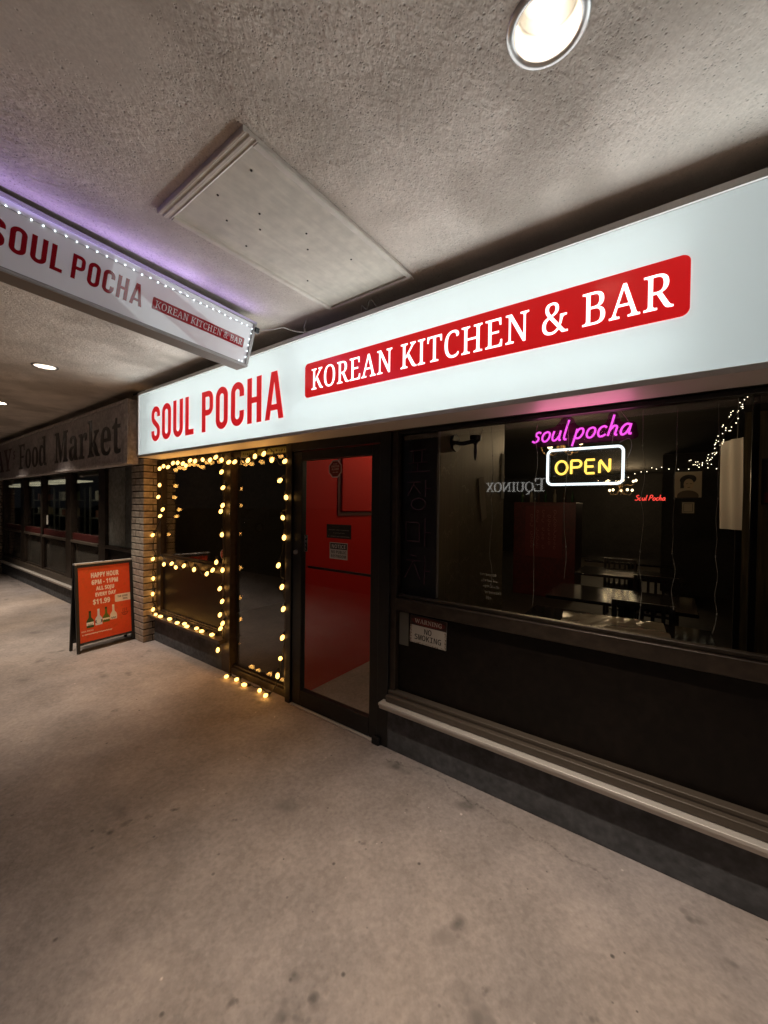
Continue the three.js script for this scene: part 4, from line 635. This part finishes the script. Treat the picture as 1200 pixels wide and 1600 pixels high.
{ // tables, benches and chairs
  const topM = phys({ color: lin(0.010, 0.008, 0.007), roughness: 0.09 });
  const tbl = thing('dining_table', 'glossy black dining table mirroring chandelier bulbs behind the sheet-covered table', 'table', [-0.30, 0, -2.15], 0, 'glossy tables in a row');
  mesh('table_top', bx(-0.62, 0.5, 0.722, 0.752, -0.36, 0.36, 0.006), topM, tbl); mesh('pedestal', bx(-0.06, 0.06, 0.02, 0.721, -0.06, 0.06), M.blackMetal, tbl); mesh('base', bx(-0.28, 0.28, 0, 0.0195, -0.25, 0.25, 0.005), M.blackMetal, tbl);
  copyOf(tbl, [-0.34, 0, -3.75], 0, 'glossy black dining table in the middle of the row'); copyOf(tbl, [-0.45, 0, -5.2], 0, 'glossy black dining table at the back of the row');
  const near = copyOf(tbl, [-0.26, 0, -0.98], 0, 'black table under pale crumpled sheet close to window');
  const chair = thing('slat_chair', 'dark slat-back chair between the first and second glossy tables', 'chair', [-0.15, 0, -1.62], 0, 'dark chairs at the tables');
  mesh('seat', bx(-0.2, 0.2, 0.43, 0.46, -0.2, 0.2, 0.008), M.darkWood, chair);
  for (const [x, z] of [[-0.18, 0.18], [0.18, 0.18], [-0.18, -0.18], [0.18, -0.18]]) mesh('leg', bx(x - 0.018, x + 0.018, 0, z > 0 ? 0.86 : 0.4295, z - 0.018, z + 0.018, 0.004), M.darkWood, chair);
  mesh('back_rail', bx(-0.161, 0.161, 0.82, 0.86, 0.168, 0.192, 0.004), M.darkWood, chair);
  for (let k = 0; k < 5; k++) mesh('slat', bx(-0.13 + k * 0.065 - 0.012, -0.13 + k * 0.065 + 0.012, 0.461, 0.8195, 0.174, 0.186), M.darkWood, chair);
  copyOf(chair, [-0.1, 0, -3.1], 0, 'dark slat-back chair before the middle glossy table'); copyOf(chair, [-0.55, 0, -4.55], 0, 'dark slat-back chair before the back table');
  // crumpled pale sheet
  const g = new THREE.PlaneGeometry(0.62, 0.52, 60, 48); g.rotateX(-PI / 2); const p = g.attributes.position;
  for (let i = 0; i < p.count; i++) { const x = p.getX(i), z = p.getZ(i), k = Math.sin(x * 9 + z * 22) * 0.5 + Math.sin(x * 31 - z * 13 + 1) * 0.3 + Math.sin(z * 47 + x * 5) * 0.2, e = step(0.16, 0.30, Math.abs(x + 0.02)); p.setY(i, 0.012 + 0.007 * k * step(0.35, 0.75, 0.5 + 0.5 * Math.sin(x * 7 + z * 11)) + 0.0015 * Math.sin(x * 60 + z * 30) + e * 0.012 * Math.sin(z * 25)); }
  g.computeVertexNormals();
  const sh = single('crumpled_sheet', g, phys({ color: lin(0.36, 0.31, 0.24), roughness: 0.18, clearcoat: 0.6, clearcoatRoughness: 0.1 }), 'pale glossy crumpled sheet on the table close to window', 'sheet'); sh.position.set(-0.30, 0.7565, -1.0); sh.rotation.y = R(8);
}
{ // chandeliers
  const gm = std({ color: 0x332211, emissive: lin(1, 0.80, 0.46), emissiveIntensity: 3.2 }), brass = std({ color: lin(0.16, 0.10, 0.04), roughness: 0.35, metalness: 0.8 });
  const bulbG = new THREE.SphereGeometry(0.03, 12, 10).scale(1, 1.15, 1);
  const make = (label, at, rings, power = 1) => {
    const t = thing('chandelier', label, 'chandelier', at); mesh('rod', cyl(0.01, 0.01, 2.62 - at[1] + 0.05, 8).translate(0, (2.62 - at[1]) / 2 - 0.025, 0), brass, t); mesh('hub', new THREE.SphereGeometry(0.05, 12, 8), brass, t);
    for (const [r, y, n, ph] of rings) for (let k = 0; k < n; k++) { const a = ph + k / n * PI * 2, x = r * Math.cos(a), z = r * Math.sin(a); mesh('arm', tube([V(0, 0, 0), V(x * 0.4, y - 0.10, z * 0.4), V(x * 0.85, y - 0.11, z * 0.85), V(x, y - 0.035, z)], 0.006, 16, 6), brass, t); const b = mesh('bulb', bulbG, gm, t); b.position.set(x, y, z); const l = new THREE.PointLight(lin(1, 0.72, 0.40), CHAN_I * power, 0, 2); l.position.set(at[0] + x, at[1] + y, at[2] + z); l.name = 'chandelier_lamp'; l.castShadow = true; scene.add(l); }
  };
  make('lit chandelier hanging behind the magenta neon sign', [-1.0, 2.23, -2.7], [[0.21, 0.05, 5, 0.15]], 1.7);
  make('lit two-tier chandelier hanging beyond the corner of open sign', [-1.05, 2.16, -10.0], [[0.36, 0.14, 6, 0.3], [0.27, -0.10, 5, 0.9]]);
}
{ // small red script sign, fairy lights, banner, pictures
  const t = thing('neon_sign', 'small red script sign glowing deep inside the room', 'neon sign', [-0.42, 1.69, -4.9]);
  const red = std({ color: 0x220000, emissive: lin(1.0, 0.07, 0.05), emissiveIntensity: 1.3 });
  const [ls] = script('Soul Pocha', 0.078, 0.0058, 0.2, 0.04, 18); for (const g of ls) mesh('neon_letter', g, red, t); mesh('rail', bx(0, 0.40, -0.03, -0.024, -0.01, -0.004), M.blackMetal, t);
  const wires = std({ color: lin(0.03, 0.03, 0.03), roughness: 0.6 }), dot = new THREE.SphereGeometry(0.0034, 6, 5), dm = std({ color: 0x222222, emissive: lin(1, 0.86, 0.58), emissiveIntensity: 4.5 });
  const fl = thing('fairy_lights', 'cluster of tiny fairy lights draped down from ceiling by the pale banner', 'fairy lights', [0.4, 2.2, -2.3]);
  const c1 = new THREE.CatmullRomCurve3([V(0.10, 0.36, 0.2), V(0.06, 0.20, 0.0), V(0.0, 0.08, -0.1), V(-0.04, -0.02, -0.2), V(-0.08, -0.12, -0.3), V(-0.13, -0.20, -0.45), V(-0.26, -0.16, -0.7)]);
  mesh('wire', new THREE.TubeGeometry(c1, 60, 0.002, 5), wires, fl); for (let k = 0; k < 64; k++) { const p = c1.getPoint(k / 63), o = mesh('led', dot, dm, fl); o.position.set(p.x + rr(-0.035, 0.035), p.y + rr(-0.03, 0.03), p.z + rr(-0.04, 0.04)); }
  const f2 = thing('fairy_lights', 'row of tiny fairy lights along the back wall above the portrait', 'fairy lights', [-0.3, 2.33, -7.15]);
  const c2 = new THREE.CatmullRomCurve3([V(-0.9, -0.22, 0), V(-0.5, -0.16, 0), V(-0.1, -0.02, 0), V(0.2, 0.02, 0), V(0.75, -0.02, 0), V(1.2, 0.02, 0)]);
  mesh('wire', new THREE.TubeGeometry(c2, 50, 0.003, 5), wires, f2); for (let k = 0; k < 20; k++) { const p = c2.getPoint(k / 19), o = mesh('led', dot, dm, f2); o.scale.setScalar(2.2); o.position.set(p.x, p.y + rr(-0.03, 0.03), 0.03); }
  const bn = new THREE.PlaneGeometry(0.24, 0.78, 16, 20); { const p = bn.attributes.position; for (let i = 0; i < p.count; i++) p.setZ(i, 0.012 * Math.sin(p.getX(i) * 42 + p.getY(i) * 2)); bn.computeVertexNormals(); }
  const ban = single('cloth_banner', bn, std({ color: lin(0.5, 0.47, 0.43), roughness: 0.9 }), 'pale cloth banner hanging beside the fairy lights', 'banner'); ban.position.set(0.43, 1.78, -2.5); ban.rotation.y = R(-62);
  const pic = (name, w, h, at, turn, tex, label) => { const t2 = thing(name, label, 'picture', at, turn); mesh('frame', [bx(-w / 2 - 0.02, w / 2 + 0.02, h / 2, h / 2 + 0.02, 0, 0.02), bx(-w / 2 - 0.02, w / 2 + 0.02, -h / 2 - 0.02, -h / 2, 0, 0.02), bx(-w / 2 - 0.02, -w / 2, -h / 2, h / 2, 0, 0.02), bx(w / 2, w / 2 + 0.02, -h / 2, h / 2, 0, 0.02)], M.darkWood, t2); const p = mesh('print', new THREE.PlaneGeometry(w, h), print(tex), t2); p.position.z = 0.008; };
  pic('portrait_picture', 0.40, 0.48, [0.27, 2.03, -7.199], 0, canvasTex(300, 360, (c) => { c.fillStyle = '#d8c8aa'; c.fillRect(0, 0, 300, 360); c.fillStyle = '#2a2018'; c.beginPath(); c.ellipse(150, 110, 92, 66, -0.2, 0, 7); c.fill(); c.fillRect(66, 110, 40, 120); c.fillStyle = '#e0c6a0'; c.beginPath(); c.ellipse(158, 175, 56, 76, 0, 0, 7); c.fill(); c.fillStyle = '#574331'; c.fillRect(128, 165, 22, 6); c.fillRect(172, 165, 22, 6); c.fillRect(146, 216, 28, 7); c.fillStyle = '#6f5f49'; c.beginPath(); c.ellipse(150, 340, 120, 80, 0, 0, 7); c.fill(); }), 'framed portrait of a figure in dark headwear on back wall');
  pic('small_picture', 0.18, 0.2, [0.28, 1.6, -7.199], 0, canvasTex(128, 140, (c) => { c.fillStyle = '#d2c6ae'; c.fillRect(0, 0, 128, 140); c.strokeStyle = '#4a4236'; c.lineWidth = 4; c.strokeRect(18, 18, 92, 104); }), 'small pale picture below the portrait');
  pic('wall_picture', 0.34, 0.44, [0.96, 1.86, -3.599], 0, canvasTex(256, 330, (c) => { c.fillStyle = '#3a2a20'; c.fillRect(0, 0, 256, 330); c.fillStyle = '#6e4b30'; c.beginPath(); c.ellipse(128, 150, 70, 100, 0, 0, 7); c.fill(); c.fillStyle = '#5e1d18'; c.fillRect(0, 250, 256, 80); }), 'dark framed picture on the short wall beyond the posts');
  single('short_wall', bx(0.60, 2.69, 0, 2.6, -3.7, -3.6), M.olive, 'short olive wall beyond the pale banner and posts', 'wall');
  const post = single('room_post', bx(-0.022, 0.022, 0, 2.6, -0.022, 0.022, 0.004), M.frameBlack, 'slim black post beside the pale banner', 'post'); post.position.set(0.495, 0, -2.6);
  const post2 = single('room_post', bx(-0.024, 0.024, 0, 2.6, -0.024, 0.024, 0.004), M.frameBlack, 'black post at the end of the short wall', 'post'); post2.position.set(0.592, 0, -2.6);
}
// cords hanging inside the big window
{
  const cm = phys({ color: lin(0.22, 0.20, 0.17), roughness: 0.2 });
  [[-0.80, 1.05], [-0.565, 1.02], [-0.42, 1.12], [0.02, 1.10], [0.16, 1.0], [-0.10, 1.0]].forEach(([x, y0], k) => {
    const pts = []; for (let y = 2.0; y > y0; y -= 0.08) pts.push(V(rr(-0.008, 0.008), y - 1.5, rr(-0.006, 0.006)));
    const t = thing('hanging_cord', 'thin unlit light cord hanging inside the wide window', 'cord', [x, 1.5, -0.075], 0, 'cords hanging in the wide window');
    mesh('cord', tube(pts, 0.0011, 60, 5), cm, t); for (let i = 2; i < pts.length; i += 3) { const o = mesh('tiny_bulb', new THREE.SphereGeometry(0.003, 6, 5), cm, t); o.position.copy(pts[i]); o.scale.y = 2; }
  });
  const sv = seed; seed = 21; const tex = canvasTex(512, 512, (c) => { c.clearRect(0, 0, 512, 512); c.strokeStyle = 'rgba(214,206,186,1)'; c.lineWidth = 5; c.lineCap = 'round'; for (let j = 0; j < 5; j++) { let x = 80 + j * 30, y = 60 + j * 82; for (let k = 0; k < (j === 4 ? 3 : 9); k++) { c.beginPath(); c.moveTo(x, y + rnd() * 40); c.quadraticCurveTo(x + 14 + rnd() * 10, y - 20 + rnd() * 30, x + 6 + rnd() * 16, y + 30 + rnd() * 14); if (rnd() < 0.6) c.quadraticCurveTo(x + 24, y + 30, x + 26, y + rnd() * 20); c.stroke(); x += 34; } } }); seed = sv;
  const w = single('window_writing', new THREE.PlaneGeometry(0.16, 0.20), std({ map: tex, alphaTest: 0.4, roughness: 0.8, color: lin(0.5, 0.5, 0.5) }), 'pale marker scrawl written low on the wide window', 'writing'); w.position.set(-0.80, 1.11, -0.0575);
}
// ---------- inside the market ----------
structure('market_floor', bx(-32, -5.085, -0.15, -0.001, -6, -0.121), std({ color: lin(0.30, 0.27, 0.22), roughness: 0.5, map: M.tint }));
structure('market_ceiling', bx(-32, -5.085, 2.62, 2.7, -6, -0.161), std({ color: lin(0.3, 0.29, 0.25), roughness: 0.9 }));
structure('market_back_wall', bx(-32, -5.085, 0, 2.62, -6.1, -6), std({ color: lin(0.30, 0.27, 0.22), roughness: 0.9, map: M.tint }));
structure('market_front_wall', bx(-32, -12.11, 0, 2.99, -0.16, -0.05), M.wall);
structure('market_side_wall', bx(-32.1, -32, 0, 2.99, -6.1, 0), std({ color: lin(0.3, 0.27, 0.22), roughness: 0.9, map: M.tint }));
{
  const em = std({ color: 0x333322, emissive: lin(1.0, 0.93, 0.62), emissiveIntensity: 0.4 });
  for (const [x, z] of [[-12.8, -1.5], [-14.9, -1.5], [-17.0, -1.6], [-19.5, -1.6]]) {
    const t = thing('ceiling_tube_light', 'dim fluorescent fitting on the market ceiling', 'ceiling light', [x, 2.16, z], 0, 'dim fittings in the market');
    mesh('housing', bx(-0.62, 0.62, -0.04, -0.001, -0.34, 0.34, 0.004), M.aluminium, t); mesh('diffuser', bx(-0.6, 0.6, -0.07, -0.041, -0.32, 0.32, 0.01), em, t);
    mesh('hanger', [bx(-0.5, -0.49, 0, 0.459, -0.005, 0.005), bx(0.49, 0.5, 0, 0.459, -0.005, 0.005)], M.blackMetal, t); const a = new THREE.RectAreaLight(lin(1, 0.92, 0.62), 0.9, 1.2, 0.64); a.position.set(x, 2.085, z); a.lookAt(x, 0, z); a.name = 'market_tube_light'; scene.add(a);
  }
  const rack = thing('shelf_rack', 'grey metal shelf rack in the market closest to the brick pillar', 'shelf', [-12.6, 0, -2.3], 0, 'market shelf racks'), rm = std({ color: lin(0.12, 0.115, 0.10), roughness: 0.6 });
  for (const y of [0.1, 0.6, 1.1, 1.6]) mesh('shelf', bx(-0.6, 0.6, y, y + 0.03, -0.22, 0.22), rm, rack); for (const [x, z] of [[-0.6, -0.22], [0.6, -0.22], [-0.6, 0.22], [0.6, 0.22]]) mesh('upright', bx(x - 0.02 + (x < 0 ? -0.021 : 0.021), x + 0.02 + (x < 0 ? -0.021 : 0.021), 0, 2.0, z - 0.02, z + 0.02), rm, rack);
  const spots = [[-12.6, -2.3], [-15.4, -2.2], [-18.6, -2.4]]; for (let k = 1; k < 3; k++) copyOf(rack, [spots[k][0], 0, spots[k][1]], 0, ['', 'grey metal shelf rack midway along the dim market', 'grey metal shelf rack farthest from the brick pillar'][k]);
  const cn = ['tan', 'rust red', 'olive green', 'off white'], rn = ['shelf rack closest to the brick pillar', 'middle market shelf rack', 'shelf rack farthest from the brick pillar'], cm = [[0.25, 0.2, 0.12], [0.16, 0.06, 0.04], [0.10, 0.13, 0.07], [0.32, 0.3, 0.26]].map((c) => std({ color: lin(...c), roughness: 0.7 }));
  const bxG = bx(-0.1, 0.1, 0, 0.24, -0.12, 0.12, 0.004);
  for (const [x, z] of spots) for (const y of [1.13, 1.63]) for (let k = 0; k < 4; k++) { const q = rnd() * 4 | 0, o = single('goods_box', bxG, cm[q], `${cn[q]} goods box on the ${y > 1.5 ? 'top' : 'third'} board of ${rn[spots.findIndex((e) => e[0] === x)]}`, 'box', 'boxes on the market shelves'); o.position.set(x - 0.45 + k * 0.29 + rr(-0.02, 0.02), y + 0.0005, z); o.scale.set(rr(0.8, 1.2), rr(0.7, 1.2), 1); }
}
// ---------- across the car park: what the shop glass mirrors ----------
{
  const t = thing('facing_shop', 'dark shop building across the car park with lit white name letters', 'building', [-4, -0.15, 12.2]);
  mesh('wall', bx(-5, 6, 0, 4.2, 0, 5), M.wall, t); mesh('parapet', bx(-5.1, 6.1, 4.2, 4.5, -0.1, 5.1), M.wall, t);
  for (const x of [-3.2, 0.2, 3.4]) { const g = mesh('window', bx(x - 1, x + 1, 0.5, 2.0, -0.02, -0.001), M.frameBlack, t); mesh('pane', bx(x - 0.92, x + 0.92, 0.58, 1.92, -0.03, -0.021), M.darkPanel, g); }
  const lm = std({ color: 0x222222, emissive: lin(1, 0.98, 0.92), emissiveIntensity: 2.0 });
  const [l1] = serifLine('E', fontSerifR, 0.46, 0.04), [l2, w2] = serifLine('QUINOX', fontSerifR, 0.34, 0.04, 0.03);
  const put = (g, x) => { const o = mesh('sign_letter', g, lm, t); o.rotation.y = PI; o.position.set(x, 2.30, -0.02); };
  put(l1[0][0], 0.50); const s = 1.72 / w2; for (const [g, x] of l2) put(g, 0.50 - 0.36 - x * s);
}
{
  const side = new THREE.Shape(); side.moveTo(-2.1, 0.25); side.lineTo(2.1, 0.25); side.quadraticCurveTo(2.2, 0.55, 2.1, 0.72); side.lineTo(1.1, 0.85); side.quadraticCurveTo(0.7, 1.38, 0.3, 1.42); side.lineTo(-1.0, 1.42); side.quadraticCurveTo(-1.6, 1.3, -1.9, 0.9); side.lineTo(-2.15, 0.8); side.closePath();
  const body = new THREE.ExtrudeGeometry(side, { depth: 1.6, bevelEnabled: true, bevelSize: 0.06, bevelThickness: 0.08, bevelSegments: 2 }).translate(0, 0, -0.8);
  const car = thing('parked_car', 'grey parked car with headlights on across the lot', 'car', [-21, -0.15, 14], R(90), 'cars across the lot');
  mesh('body', body, phys({ color: lin(0.12, 0.12, 0.13), roughness: 0.3, clearcoat: 1 }), car);
  mesh('side_window', bx(-1.2, 0.6, 0.92, 1.32, 0.885, 0.892), M.darkPanel, car); mesh('side_window', bx(-1.2, 0.6, 0.92, 1.32, -0.892, -0.885), M.darkPanel, car);
  for (const [x, z] of [[1.35, 0.82], [-1.35, 0.82], [1.35, -0.82], [-1.35, -0.82]]) { const w = mesh('wheel', new THREE.CylinderGeometry(0.32, 0.32, 0.2, 24).rotateX(PI / 2), M.cable, car); w.position.set(x, 0.32, z); mesh('rim', new THREE.CylinderGeometry(0.2, 0.2, 0.21, 16).rotateX(PI / 2), M.aluminium, w); }
  const hl = std({ color: 0x222222, emissive: lin(1, 0.96, 0.88), emissiveIntensity: 9 }); for (const z of [-0.6, 0.6]) { const o = mesh('headlight', new THREE.SphereGeometry(0.09, 12, 8).scale(0.5, 0.8, 1.4), hl, car); o.position.set(2.16, 0.6, z); }
  copyOf(car, [-40, -0.15, 15], R(90)); copyOf(car, [-55, -0.15, 16], R(95));
}
renderer.render(scene, camera);
